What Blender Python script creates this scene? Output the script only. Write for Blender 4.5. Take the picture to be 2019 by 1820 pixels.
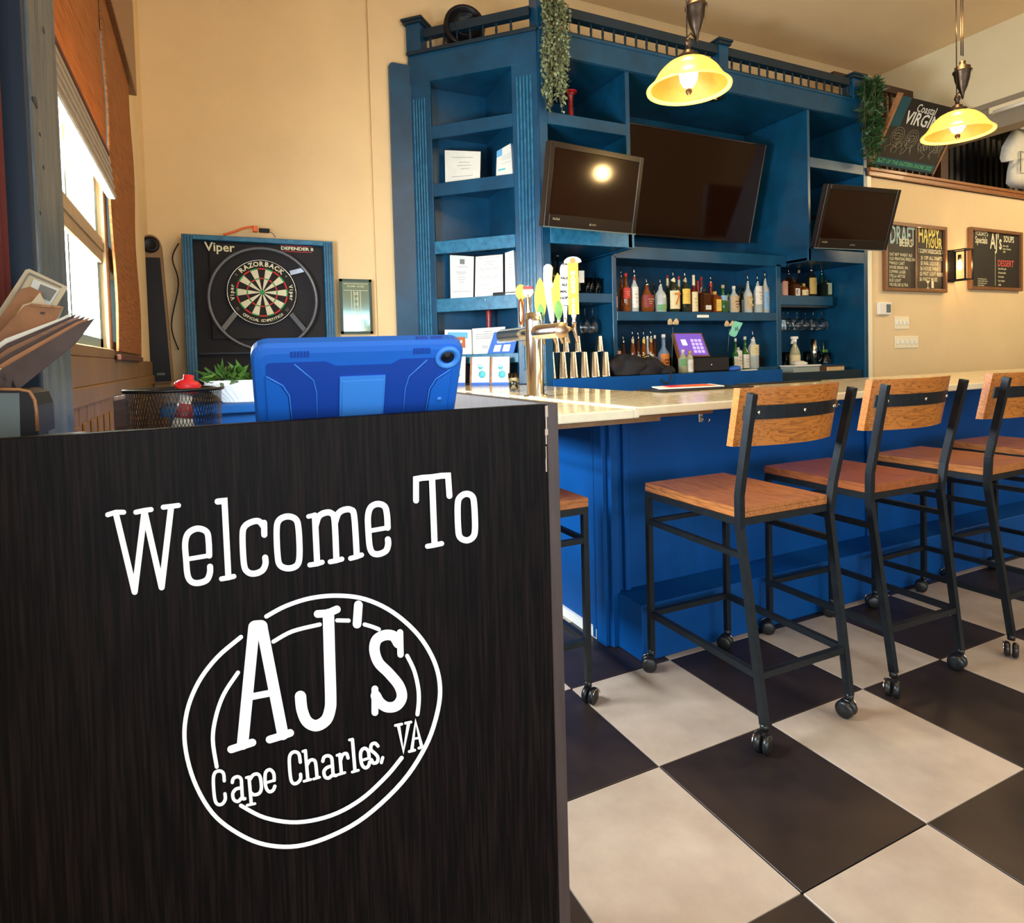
import bpy, bmesh, math, random
from mathutils import Vector, Matrix
random.seed(7)
S = bpy.context.scene
COL = S.collection
for o in list(bpy.data.objects): bpy.data.objects.remove(o)
# ------------------------------------------------------------------ camera
FPX, CX, CY, YAW, PIT, ROL, EYE = 1245.7, 1010.0, 746.1, .448, -.033, .027, Vector((0, 0, 1.3))
_cy, _sy, _cp, _sp, _cr, _sr = math.cos(YAW), math.sin(YAW), math.cos(PIT), math.sin(PIT), math.cos(ROL), math.sin(ROL)
_f = Vector((_sy*_cp, _cy*_cp, _sp)); _r = Vector((_cy, -_sy, 0)); _d = _f.cross(_r)
_r2 = _cr*_r + _sr*_d; _d2 = -_sr*_r + _cr*_d
cam = bpy.data.objects.new('camera', bpy.data.cameras.new('camera')); COL.objects.link(cam)
cam.matrix_world = Matrix(((_r2.x, -_d2.x, -_f.x, EYE.x), (_r2.y, -_d2.y, -_f.y, EYE.y), (_r2.z, -_d2.z, -_f.z, EYE.z), (0, 0, 0, 1)))
cam.data.sensor_width = 36; cam.data.lens = FPX/2019*36; cam.data.shift_x = (1009.5-CX)/2019; cam.data.shift_y = (CY-910)/2019
cam.data.clip_start = .01
S.camera = cam
# ------------------------------------------------------------------ world, lights, exposure
S.view_settings.view_transform = 'Standard'; S.view_settings.look = 'None'; S.view_settings.gamma = 1
S.view_settings.use_curve_mapping = False
S.view_settings.exposure = 0.0
W_ = bpy.data.worlds.new('world'); S.world = W_; W_.use_nodes = True
W_.node_tree.nodes['Background'].inputs[0].default_value = (.80, .93, 1, 1); W_.node_tree.nodes['Background'].inputs[1].default_value = 1.6
def area(name, loc, target, sx, sy, power, color):
    l = bpy.data.lights.new(name, 'AREA'); l.shape = 'RECTANGLE'; l.size = sx; l.size_y = sy; l.energy = power; l.color = color
    o = bpy.data.objects.new(name, l); COL.objects.link(o); o.location = loc
    o.rotation_euler = (Vector(target)-Vector(loc)).to_track_quat('-Z', 'Y').to_euler(); return o
COOL = (.80, .92, 1.0); WARM = (1, .70, .36)
area('daylight_left_window', (-.40, -1.3, 1.45), (3, -1.3+.9, 1.35), 2.6, 1.3, 62, COOL)
area('daylight_front_window', (1.9, -3.7, 1.45), (1.9, 3, 1.45), 3.6, 1.7, 115, COOL)
area('daylight_window_near', (-.455, 2.21, 1.66), (1.6, 2.21, 1.64), 1.16, .56, 370, (.86, .95, 1.0))
area('ceiling_fill_light', (3.2, -.6, 4.2), (3.2, -.6, 0), 2.5, 2.5, 76, (1, .74, .42))  # added warm fill below the ceiling, no fixture belongs to it
area('far_fill_light', (9.0, 1.6, 3.85), (7.2, 4.2, 1.6), 1.5, 1.5, 165, (1, .76, .42))  # added fill that brightens the right wall, unseen and without a fixture
def point(name, loc, power, color, r=.03):
    l = bpy.data.lights.new(name, 'POINT'); l.energy = power; l.color = color; l.shadow_soft_size = r
    o = bpy.data.objects.new(name, l); COL.objects.link(o); o.location = loc; return o
# ------------------------------------------------------------------ pixel -> point on a real plane
def ray(x, y): return (_r2*(x-CX) + _d2*(y-CY) + _f*FPX)
def onY(x, y, Y): d = ray(x, y); return EYE + d*(Y/d.y)
def onX(x, y, X): d = ray(x, y); return EYE + d*(X/d.x)
def onZ(x, y, Z): d = ray(x, y); return EYE + d*((Z-EYE.z)/d.z)
def onP(x, y, p, n): d = ray(x, y); return EYE + d*((Vector(p)-EYE).dot(n)/d.dot(n))
# ------------------------------------------------------------------ materials
def mat(name, col, rough=.5, metal=0, var=0, scale=8, bump=0, bscale=60, col2=None, stretch=None, emit=None, es=0, trans=0, coat=0, detail=4, spec=None, alpha=1):
    m = bpy.data.materials.new(name); m.use_nodes = True; nt = m.node_tree; n = nt.nodes; L = nt.links
    b = n['Principled BSDF']; c = (*col, 1); b.inputs['Base Color'].default_value = c
    b.inputs['Roughness'].default_value = rough; b.inputs['Metallic'].default_value = metal
    if trans: b.inputs['Transmission Weight'].default_value = trans; b.inputs['IOR'].default_value = 1.45
    if coat: b.inputs['Coat Weight'].default_value = coat; b.inputs['Coat Roughness'].default_value = .12
    if spec is not None: b.inputs['Specular IOR Level'].default_value = spec
    if emit: b.inputs['Emission Color'].default_value = (*emit, 1); b.inputs['Emission Strength'].default_value = es
    if alpha < 1: b.inputs['Alpha'].default_value = alpha
    if var or bump or col2:
        tc = n.new('ShaderNodeTexCoord'); mp = n.new('ShaderNodeMapping'); L.new(tc.outputs['Object'], mp.inputs[0])
        if stretch: mp.inputs['Scale'].default_value = stretch
    if var or col2:
        nz = n.new('ShaderNodeTexNoise'); nz.inputs['Scale'].default_value = scale; nz.inputs['Detail'].default_value = detail; nz.inputs['Roughness'].default_value = .6
        L.new(mp.outputs[0], nz.inputs[0]); rp = n.new('ShaderNodeValToRGB'); L.new(nz.outputs[0], rp.inputs[0])
        rp.color_ramp.elements[0].position = .35; rp.color_ramp.elements[1].position = .68
        d = col2 or tuple(max(0, v*(1-var)) for v in col)
        rp.color_ramp.elements[0].color = (*d, 1); rp.color_ramp.elements[1].color = c; L.new(rp.outputs[0], b.inputs['Base Color'])
    if bump:
        nb = n.new('ShaderNodeTexNoise'); nb.inputs['Scale'].default_value = bscale; nb.inputs['Detail'].default_value = 5; L.new(mp.outputs[0], nb.inputs[0])
        bp = n.new('ShaderNodeBump'); bp.inputs['Strength'].default_value = bump; bp.inputs['Distance'].default_value = .01
        L.new(nb.outputs[0], bp.inputs['Height']); L.new(bp.outputs[0], b.inputs['Normal'])
    return m
def woodmat(name, c1, c2, axis=0, rough=.4, scale=6, coat=.15):
    m = bpy.data.materials.new(name); m.use_nodes = True; nt = m.node_tree; n = nt.nodes; L = nt.links; b = n['Principled BSDF']
    tc = n.new('ShaderNodeTexCoord'); mp = n.new('ShaderNodeMapping'); L.new(tc.outputs['Object'], mp.inputs[0])
    s = [scale*2.2]*3; s[axis] = scale*.16; mp.inputs['Scale'].default_value = s
    nz = n.new('ShaderNodeTexNoise'); nz.inputs['Scale'].default_value = 1.6; nz.inputs['Detail'].default_value = 6; nz.inputs['Distortion'].default_value = 1.2; L.new(mp.outputs[0], nz.inputs[0])
    mu = n.new('ShaderNodeMath'); mu.operation = 'MULTIPLY'; mu.inputs[1].default_value = 7; L.new(nz.outputs[0], mu.inputs[0])
    fr = n.new('ShaderNodeMath'); fr.operation = 'FRACT'; L.new(mu.outputs[0], fr.inputs[0])
    nz2 = n.new('ShaderNodeTexNoise'); nz2.inputs['Scale'].default_value = 14; nz2.inputs['Detail'].default_value = 4; L.new(mp.outputs[0], nz2.inputs[0])
    ad = n.new('ShaderNodeMath'); ad.operation = 'MULTIPLY_ADD'; ad.inputs[1].default_value = .5; L.new(fr.outputs[0], ad.inputs[0]); L.new(nz2.outputs[0], ad.inputs[2])
    rp = n.new('ShaderNodeValToRGB'); rp.color_ramp.elements[0].color = (*c2, 1); rp.color_ramp.elements[0].position = .35; rp.color_ramp.elements[1].color = (*c1, 1); rp.color_ramp.elements[1].position = .8
    L.new(ad.outputs[0], rp.inputs[0]); L.new(rp.outputs[0], b.inputs['Base Color']); b.inputs['Roughness'].default_value = rough; b.inputs['Coat Weight'].default_value = coat
    bp = n.new('ShaderNodeBump'); bp.inputs['Strength'].default_value = .12; bp.inputs['Distance'].default_value = .004; L.new(ad.outputs[0], bp.inputs['Height']); L.new(bp.outputs[0], b.inputs['Normal'])
    return m
M = {}
M['wall'] = mat('cream_plaster', (.82, .61, .34), .85, var=.10, scale=1.3, bump=.12, bscale=45)
M['wallR'] = mat('warm_cream_plaster', (.78, .60, .36), .8, var=.06, scale=1.6, bump=.1, bscale=45)
M['ceil'] = mat('ceiling_paint', (.82, .62, .36), .9, var=.06, scale=1.5)
M['header'] = mat('pale_header_paint', (.78, .70, .48), .85, var=.05, scale=2)
M['trimw'] = mat('cream_trim_paint', (.86, .80, .60), .5)
M['blue'] = mat('blue_paint', (.003, .066, .150), .34, var=.35, scale=5, bump=.10, bscale=120)
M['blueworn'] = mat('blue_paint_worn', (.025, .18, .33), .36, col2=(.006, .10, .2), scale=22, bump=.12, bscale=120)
M['bluebar'] = mat('blue_bar_paint', (.0002, .072, .29), .55, spec=.2, var=.2, scale=3, bump=.06, bscale=80)
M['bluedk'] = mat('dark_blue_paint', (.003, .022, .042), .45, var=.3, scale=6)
M['bluegrey'] = mat('grey_blue_post_paint', (.12, .15, .17), .35, col2=(.03, .065, .10), scale=9, stretch=(3, 3, .5), bump=.35, bscale=40)
M['navy'] = mat('navy_post_paint', (.006, .02, .045), .5)
M['tile_w'] = mat('white_floor_tile', (.47, .395, .325), .38, col2=(.34, .27, .215), scale=3.2, bump=.04, bscale=30, detail=6)
M['tile_b'] = mat('black_floor_tile', (.028, .018, .015), .42, col2=(.012, .008, .008), scale=4, bump=.05, bscale=30, detail=6)
M['grout'] = mat('floor_grout', (.03, .022, .02), .8)
M['counter'] = mat('cream_counter', (.92, .80, .50), .14, col2=(.72, .60, .34), scale=26, coat=.2)
M['cedge'] = mat('counter_edge', (.90, .86, .66), .22, var=.08, scale=30)
M['ply'] = mat('plywood', (.30, .16, .07), .6, var=.3, scale=20)
def laminate():
    m = bpy.data.materials.new('espresso_laminate'); m.use_nodes = True; nt = m.node_tree; n = nt.nodes; L = nt.links; b = n['Principled BSDF']
    tc = n.new('ShaderNodeTexCoord'); mp = n.new('ShaderNodeMapping'); L.new(tc.outputs['Object'], mp.inputs[0]); mp.inputs['Scale'].default_value = (260, 260, 9)
    nz = n.new('ShaderNodeTexNoise'); nz.inputs['Scale'].default_value = 1.1; nz.inputs['Detail'].default_value = 5; L.new(mp.outputs[0], nz.inputs[0])
    rp = n.new('ShaderNodeValToRGB'); L.new(nz.outputs[0], rp.inputs[0]); rp.color_ramp.elements[0].position = .42; rp.color_ramp.elements[1].position = .72
    rp.color_ramp.elements[0].color = (.0016, .0010, .0012, 1); rp.color_ramp.elements[1].color = (.0105, .006, .0055, 1); L.new(rp.outputs[0], b.inputs['Base Color'])
    b.inputs['Roughness'].default_value = .5; b.inputs['Specular IOR Level'].default_value = .10
    bp = n.new('ShaderNodeBump'); bp.inputs['Strength'].default_value = .25; bp.inputs['Distance'].default_value = .002; L.new(nz.outputs[0], bp.inputs['Height']); L.new(bp.outputs[0], b.inputs['Normal'])
    return m
M['lam'] = laminate()
M['lamedge'] = mat('laminate_edge', (.060, .038, .034), .5, var=.4, scale=60, stretch=(1, 1, .1))
M['chip'] = mat('chipped_core', (.45, .36, .30), .9)
M['white'] = mat('white_vinyl', (.86, .90, .92), .45)
M['wht'] = mat('white_plastic', (.8, .8, .77), .35)
M['seat'] = woodmat('oiled_seat_wood', (.42, .155, .045), (.17, .052, .016), 1, .30, 7)
M['seat2'] = woodmat('reddish_seat_wood', (.32, .095, .03), (.12, .032, .012), 1, .28, 7)
M['back'] = woodmat('honey_back_wood', (.46, .155, .024), (.15, .040, .006), 0, .38, 8)
M['woodbr'] = woodmat('brown_frame_wood', (.22, .09, .03), (.10, .04, .015), 0, .45, 8)
M['ledge'] = woodmat('ledge_wood', (.30, .11, .03), (.13, .045, .012), 0, .4, 5)
M['woodlt'] = woodmat('light_frame_wood', (.36, .17, .07), (.2, .09, .035), 2, .5, 8)
M['steel'] = mat('dark_steel', (.016, .022, .028), .42, metal=.5, var=.3, scale=40, bump=.05)
M['rubber'] = mat('black_rubber', (.008, .009, .010), .35)
M['chrome'] = mat('polished_steel', (.74, .73, .69), .16, metal=1)
M['chromew'] = mat('warm_brushed_steel', (.55, .42, .30), .28, metal=1)
M['copper'] = mat('copper', (.75, .36, .20), .22, metal=1)
M['black'] = mat('black_plastic', (.006, .005, .007), .4, spec=.25)
M['blackm'] = mat('black_matte', (.010, .009, .013), .8, var=.3, scale=20)
M['bronze'] = mat('aged_bronze', (.07, .045, .028), .38, metal=.8, var=.4, scale=30)
M['screen'] = mat('tv_screen', (.012, .004, .002), .10, spec=.6)
M['bezel'] = mat('tv_bezel', (.012, .008, .007), .25)
M['shade'] = mat('amber_glass_shade', (.95, .70, .14), .3, emit=(1, .70, .12), es=.36)
M['shadein'] = mat('amber_glass_lining', (.20, .085, .004), .6, emit=(1, .45, .04), es=.08, var=.2, scale=30)
M['bulb'] = mat('lit_bulb', (1, .9, .6), .4, emit=(1, .86, .50), es=5)
M['bulbo'] = mat('amber_filament_bulb', (1, .6, .2), .3, emit=(1, .55, .15), es=14)
M['tab'] = mat('blue_rubber_case', (.008, .13, .60), .55, bump=.03, bscale=400)
M['tab2'] = mat('dark_blue_rubber', (.004, .055, .38), .6, bump=.04, bscale=500)
M['tab3'] = mat('light_blue_rubber', (.05, .26, .80), .45)
M['chalk'] = mat('chalkboard', (.014, .011, .009), .6, var=.3, scale=7)
M['chalkw'] = mat('cream_chalk', (.75, .72, .50), .9); M['chalky'] = mat('yellow_chalk', (.72, .62, .18), .9)
M['chalkb'] = mat('pale_blue_chalk', (.38, .55, .58), .9); M['chalkr'] = mat('red_chalk', (.6, .1, .08), .9); M['chalkt'] = mat('teal_chalk', (.012, .07, .09), .9)
M['chalkd'] = mat('faint_chalk', (.28, .25, .17), .9); M['chalkg'] = mat('green_chalk', (.10, .38, .16), .9)
def blindmat():
    m = bpy.data.materials.new('woven_bamboo'); m.use_nodes = True; nt = m.node_tree; n = nt.nodes; L = nt.links; b = n['Principled BSDF']
    tc = n.new('ShaderNodeTexCoord'); mp = n.new('ShaderNodeMapping'); L.new(tc.outputs['Object'], mp.inputs[0]); mp.inputs['Scale'].default_value = (6, 6, 220)
    nz = n.new('ShaderNodeTexNoise'); nz.inputs['Scale'].default_value = 1; nz.inputs['Detail'].default_value = 4; L.new(mp.outputs[0], nz.inputs[0])
    rp = n.new('ShaderNodeValToRGB'); L.new(nz.outputs[0], rp.inputs[0]); rp.color_ramp.elements[0].position = .35; rp.color_ramp.elements[1].position = .7
    rp.color_ramp.elements[0].color = (.17, .055, .012, 1); rp.color_ramp.elements[1].color = (.52, .20, .045, 1); L.new(rp.outputs[0], b.inputs['Base Color']); b.inputs['Roughness'].default_value = .8
    tr = n.new('ShaderNodeBsdfTranslucent'); tr.inputs[0].default_value = (.7, .28, .06, 1); mx = n.new('ShaderNodeMixShader'); mx.inputs[0].default_value = .25
    L.new(b.outputs[0], mx.inputs[1]); L.new(tr.outputs[0], mx.inputs[2]); L.new(mx.outputs[0], n['Material Output'].inputs[0])
    return m
M['blind'] = blindmat(); M['blindgrey'] = mat('blind_lining', (.42, .36, .28), .8, var=.3, scale=20, stretch=(1, 1, 20)); M['hem'] = mat('dark_blind_hem', (.10, .03, .015), .8)  # hem: plain dark brown for the top fold and bottom rail
M['bead'] = mat('tan_wainscot_paint', (.27, .15, .055), .5, var=.25, scale=5, stretch=(1, 1, .4)); M['sash'] = mat('window_sash_paint', (.20, .30, .30), .5)
M['tansash'] = mat('tan_sash_paint', (.40, .27, .14), .5, var=.2, scale=6)
M['red'] = mat('red_plastic', (.75, .02, .03), .4); M['dred'] = mat('dark_red_speckled', (.45, .02, .02), .35, col2=(.12, .01, .01), scale=40)
M['green'] = mat('grass_green_leaf', (.10, .24, .035), .5, var=.5, scale=20); M['green2'] = mat('fern_leaf', (.03, .10, .03), .5, var=.6, scale=20)
M['sage'] = mat('sage_leaf', (.28, .34, .18), .6, var=.5, scale=30); M['stem'] = mat('leaf_stem', (.10, .09, .03), .7)
M['ceramic'] = mat('white_ceramic', (.82, .86, .88), .3)
M['mesh'] = mat('black_wire', (.02, .02, .022), .35, metal=.6)
M['paper'] = mat('white_paper', (.78, .80, .74), .8, var=.08, scale=12); M['ink'] = mat('grey_ink', (.22, .22, .20), .9); M['cream'] = mat('cream_card', (.68, .58, .38), .7, var=.2, scale=9)
M['clip'] = mat('brown_hardboard', (.40, .18, .07), .6, var=.35, scale=14); M['dkbr'] = mat('dark_board', (.07, .04, .035), .6, var=.5, scale=18)
M['yellow'] = mat('yellow_paper', (.90, .50, .02), .6); M['org'] = mat('orange_rubber', (.75, .14, .03), .5); M['tealp'] = mat('teal_print', (.10, .52, .60), .7); M['bluep'] = mat('blue_print', (.02, .12, .50), .6)
M['skyp'] = mat('sky_print', (.12, .42, .75), .7); M['brickp'] = mat('brick_print', (.45, .12, .03), .7); M['crimson'] = mat('curtain_red', (.10, .008, .01), .8)
M['dart_cr'] = mat('sisal_cream', (.72, .68, .48), .9, var=.1, scale=60); M['dart_bk'] = mat('sisal_black', (.012, .010, .010), .9); M['dart_rd'] = mat('sisal_red', (.62, .03, .03), .9); M['dart_gr'] = mat('sisal_green', (.03, .30, .08), .9)
M['ring'] = mat('led_ring', (.10, .11, .13), .3, metal=.3); M['mirror'] = mat('glossy_scoreboard', (.30, .45, .42), .08, metal=.8); M['grnframe'] = mat('dark_green_frame', (.02, .05, .04), .4)
M['glass'] = mat('clear_glass', (.95, 1, .98), .02, trans=1); M['pane'] = mat('window_glass', (1, 1, 1), .0)
_n = M['pane'].node_tree; _t = _n.nodes.new('ShaderNodeBsdfTransparent'); _g = _n.nodes.new('ShaderNodeBsdfGlossy'); _g.inputs['Roughness'].default_value = .02; _m = _n.nodes.new('ShaderNodeMixShader'); _m.inputs[0].default_value = .06
_n.links.new(_t.outputs[0], _m.inputs[1]); _n.links.new(_g.outputs[0], _m.inputs[2]); _n.links.new(_m.outputs[0], _n.nodes['Material Output'].inputs[0])
M['purple'] = mat('lit_touch_screen', (.1, .05, .3), .3, emit=(.16, .08, .42), es=1); M['lilac'] = mat('lit_button', (.4, .3, .7), .3, emit=(.42, .36, .72), es=1); M['litw'] = mat('lit_white', (.8, .8, .9), .3, emit=(.8, .8, .95), es=1)
M['corr'] = mat('black_corrugated_metal', (.008, .007, .007), .35, metal=.3); M['beam'] = mat('grey_beam_paint', (.26, .22, .16), .6); M['cloth'] = mat('white_cotton', (.66, .64, .58), .9, var=.1, scale=14)
M['mint'] = mat('mint_foam', (.20, .62, .48), .8); M['beige'] = mat('beige_felt', (.62, .46, .26), .9, var=.3, scale=30); M['grey'] = mat('grey_plastic', (.10, .14, .15), .5)
M['dkwood'] = woodmat('dark_rail_wood', (.07, .025, .012), (.03, .012, .006), 0, .5, 6)
# ------------------------------------------------------------------ mesh builder
class MB:
    def __init__(s): s.b = bmesh.new()
    def hexa(s, p, bev=0):
        v = [s.b.verts.new(q) for q in p]; fs = []
        for f in ((0, 3, 2, 1), (4, 5, 6, 7), (0, 1, 5, 4), (1, 2, 6, 5), (2, 3, 7, 6), (3, 0, 4, 7)): fs.append(s.b.faces.new([v[i] for i in f]))
        if bev:
            es = list({e for f in fs for e in f.edges}); bmesh.ops.bevel(s.b, geom=es, offset=bev, segments=2 if bev > .004 else 1, profile=.6, affect='EDGES')
        return s
    def box(s, a, b, bev=0):
        x0, x1 = sorted((a[0], b[0])); y0, y1 = sorted((a[1], b[1])); z0, z1 = sorted((a[2], b[2]))
        return s.hexa([(x0, y0, z0), (x1, y0, z0), (x1, y1, z0), (x0, y1, z0), (x0, y0, z1), (x1, y0, z1), (x1, y1, z1), (x0, y1, z1)], bev)
    def obox(s, o, ax, ay, az, bev=0):
        o, ax, ay, az = map(Vector, (o, ax, ay, az)); return s.hexa([o, o+ax, o+ax+ay, o+ay, o+az, o+ax+az, o+ax+ay+az, o+ay+az], bev)
    def prism(s, poly, vec):
        vec = Vector(vec); a = [s.b.verts.new(p) for p in poly]; b = [s.b.verts.new(Vector(p)+vec) for p in poly]; n = len(a)
        s.b.faces.new(a[::-1]); s.b.faces.new(b)
        for i in range(n): s.b.faces.new((a[i], a[(i+1) % n], b[(i+1) % n], b[i]))
        return s
    def face(s, pts):
        s.b.faces.new([s.b.verts.new(p) for p in pts]); return s
    def tube(s, pts, r, seg=8, closed=False, smooth=True):
        pts = [Vector(p) for p in pts]; n = len(pts); rs = r if isinstance(r, (list, tuple)) else [r]*n; rings = []; ref = None
        for i, p in enumerate(pts):
            if closed: t = pts[(i+1) % n]-pts[i-1]
            else: t = pts[min(i+1, n-1)]-pts[max(i-1, 0)]
            t.normalize()
            if ref is None: ref = Vector((0, 0, 1)) if abs(t.z) < .9 else Vector((1, 0, 0))
            u = t.cross(ref); u = u.normalized() if u.length > 1e-5 else Vector((1, 0, 0)); w = t.cross(u).normalized(); ref = -w if False else u.cross(t)
            rings.append([s.b.verts.new(p + (u*math.cos(a)+w*math.sin(a))*rs[i]) for a in [2*math.pi*k/seg for k in range(seg)]])
        m = n if closed else n-1
        for i in range(m):
            A, B = rings[i], rings[(i+1) % n]
            for k in range(seg):
                f = s.b.faces.new((A[k], A[(k+1) % seg], B[(k+1) % seg], B[k])); f.smooth = smooth
        if not closed: s.b.faces.new(rings[0][::-1]); s.b.faces.new(rings[-1])
        return s
    def bar(s, a, b, w, h=None, up=(0, 0, 1)):
        a, b = Vector(a), Vector(b); h = h or w; t = (b-a).normalized(); up = Vector(up)
        if abs(t.dot(up)) > .95: up = Vector((0, 1, 0))
        x = t.cross(up).normalized(); y = x.cross(t).normalized(); o = a - x*w/2 - y*h/2
        return s.hexa([o, o+x*w, o+x*w+y*h, o+y*h, o+(b-a), o+x*w+(b-a), o+x*w+y*h+(b-a), o+y*h+(b-a)])
    def lathe(s, prof, c=(0, 0, 0), seg=20, axis=(0, 0, 1), xs=1, ys=1, smooth=True, cap=True):
        c = Vector(c); q = Vector((0, 0, 1)).rotation_difference(Vector(axis).normalized()); rings = []
        for r, z in prof:
            rings.append([s.b.verts.new(c + q @ Vector((r*math.cos(2*math.pi*k/seg)*xs, r*math.sin(2*math.pi*k/seg)*ys, z))) for k in range(seg)] if r > 1e-6 else [s.b.verts.new(c + q @ Vector((0, 0, z)))])
        for A, B in zip(rings, rings[1:]):
            for k in range(seg):
                k2 = (k+1) % seg
                if len(A) == 1 and len(B) == 1: continue
                if len(A) == 1: f = s.b.faces.new((A[0], B[k], B[k2]))
                elif len(B) == 1: f = s.b.faces.new((A[k], A[k2], B[0]))
                else: f = s.b.faces.new((A[k], A[k2], B[k2], B[k]))
                f.smooth = smooth
        if cap:
            if len(rings[0]) > 1: s.b.faces.new(rings[0][::-1])
            if len(rings[-1]) > 1: s.b.faces.new(rings[-1])
        return s
    def text(s, body, o, ax, az, size, align='CENTER', lift=.001, bold=0, sx=1.0):
        """flat lettering: o = anchor, ax = reading direction, az = up"""
        cu = bpy.data.curves.new('t', 'FONT'); cu.body = body; cu.size = size; cu.align_x = align; cu.align_y = 'CENTER'; cu.resolution_u = 2; cu.offset = bold
        ob = bpy.data.objects.new('t', cu); COL.objects.link(ob); me = bpy.data.meshes.new_from_object(ob.evaluated_get(bpy.context.evaluated_depsgraph_get()))
        bpy.data.objects.remove(ob); bpy.data.curves.remove(cu)
        ax, az, o = Vector(ax).normalized(), Vector(az).normalized(), Vector(o); nn = ax.cross(az)
        vs = [s.b.verts.new(o + ax*v.co.x*sx + az*v.co.y + nn*lift) for v in me.vertices]
        for p in me.polygons:
            try: s.b.faces.new([vs[i] for i in p.vertices])
            except ValueError: pass
        bpy.data.meshes.remove(me); return s
def setp(o, label=None, cat=None, group=None, kind=None):
    if label: o['label'] = label
    if cat: o['category'] = cat
    if group: o['group'] = group
    if kind: o['kind'] = kind
    return o
def obj(name, mb, m, parent=None, label=None, cat=None, group=None, kind=None, world=True, off=None):
    bmesh.ops.recalc_face_normals(mb.b, faces=mb.b.faces)
    me = bpy.data.meshes.new(name); mb.b.to_mesh(me); mb.b.free(); me.materials.append(M[m] if isinstance(m, str) else m)
    o = bpy.data.objects.new(name, me); COL.objects.link(o)
    if parent:
        o.parent = parent
        if world:
            mw = parent.matrix_basis.copy(); p = parent.parent
            while p: mw = p.matrix_basis @ mw; p = p.parent
            if p is None: me.transform(mw.inverted())
    return setp(o, label, cat, group, kind)
def thing(name, label, cat, loc=(0, 0, 0), rz=0, group=None):
    o = bpy.data.objects.new(name, None); o.empty_display_size = .05; COL.objects.link(o); o.location = loc; o.rotation_euler = (0, 0, rz); return setp(o, label, cat, group)
def copy_tree(src, parent=None, **kw):
    c = src.copy(); COL.objects.link(c); c.parent = parent
    for k, v in kw.items():
        if k in ('label', 'group', 'category'): c[k] = v
        else: setattr(c, k, v)
    for ch in src.children: copy_tree(ch, c)
    return c
def struct(name, mb, m, parent=None): return obj(name, mb, m, parent, kind=None if parent else 'structure')
def sm(pts, n=6, closed=False):
    """Catmull-Rom"""
    P = [Vector((*p, 0)) if len(p) == 2 else Vector(p) for p in pts]; out = []; N = len(P); R = range(N) if closed else range(N-1)
    for i in R:
        a = P[i-1] if (closed or i > 0) else P[i]; b = P[i]; c = P[(i+1) % N]; d = P[(i+2) % N] if (closed or i+2 < N) else c
        for k in range(n):
            t = k/n; out.append(.5*((2*b)+(c-a)*t+(2*a-5*b+4*c-d)*t*t+(3*b-a-3*c+d)*t**3))
    if not closed: out.append(P[-1])
    return out
# ================================================================== ROOM
XW, YB, ZC, XR = -.33, 4.90, 4.48, 7.2        # window wall, back wall, ceiling, header
fl = struct('floor', MB().box((-.6, -4.1, -.08), (12.2, 5.0, -.006)), 'grout')
tx, ty, X0, Y0 = .4862, .532, 1.2324, 1.5717
tm = {}
for i in range(-4, 22):
    for j in range(-5, 7):
        x0, y0 = X0+i*tx, Y0+(j-1)*ty
        if x0 < -.5 or x0 > 11 or y0 > 4.6: continue
        w = (i+j) % 2 == 0; key = w
        if key not in tm:
            mb = MB().box((0, 0, -.008), (tx-.004, ty-.004, 0), .0012); o = obj('floor_tile', mb, 'tile_b' if w else 'tile_w', fl); tm[key] = o.data; o.location = (x0+.002, y0+.002, 0)
        else:
            o = bpy.data.objects.new('floor_tile', tm[key]); COL.objects.link(o); o.parent = fl; o.location = (x0+.002, y0+.002, 0)
def holed(name, m, plane, c0, c1, a0, a1, z0, z1, holes):
    """wall slab in plane 'X' or 'Y' between c0..c1 thick, spans a0..a1, with rectangular holes (a,a,z,z) sorted"""
    mb = MB()
    def bx(a, b, z, zz):
        if b-a < 1e-4 or zz-z < 1e-4: return
        mb.box((c0, a, z), (c1, b, zz)) if plane == 'X' else mb.box((a, c0, z), (b, c1, zz))
    cur = a0
    for h in holes:
        bx(cur, h[0], z0, z1); bx(h[0], h[1], z0, h[2]); bx(h[0], h[1], h[3], z1); cur = h[1]
    bx(cur, a1, z0, z1); return struct(name, mb, m)
WA, WB = (1.62, 2.80, 1.37, 2.75), (2.90, 3.74, 1.37, 2.75)
holed('wall_left', 'wall', 'X', XW-.14, XW, -4.1, YB+.12, 0, ZC, [(-2.7, .1, .75, 2.3), WA, WB])
struct('wall_back', MB().box((XW, YB, 0), (12.1, YB+.12, ZC)).box((1.20, YB-.03, 0), (2.3, YB, ZC)), 'wall')
struct('ceiling', MB().box((XW-.2, -4.1, ZC), (XR+.05, YB+.12, ZC+.1)), 'ceil')
struct('ceiling_lower', MB().box((XR+.2, -4.1, 3.95), (12.1, YB+.12, 4.02)), 'corr')
struct('wall_right', MB().box((5.90, 4.12, 0), (12.1, 4.24, 2.985)), 'wallR')
struct('trim_1', MB().box((5.885, 4.10, 0), (5.945, 4.12, 2.985), .004), 'trimw')
struct('wall_header', MB().box((XR, -4.1, 3.735), (XR+.2, YB, ZC)), 'header')
struct('beam', MB().box((XR-.015, -4.1, 3.68), (XR+.24, YB, 3.735)).box((XR, -4.1, 3.46), (XR+.22, YB, 3.68)), 'beam')
struct('wall_end', MB().box((12.1, -4.1, 0), (12.2, YB, ZC)), 'wallR')
holed('wall_front', 'wallR', 'Y', -4.1, -3.98, XW-.14, 12.1, 0, ZC, [(.1, 3.7, .55, 2.4), (5, 8, .55, 2.4)])
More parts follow.
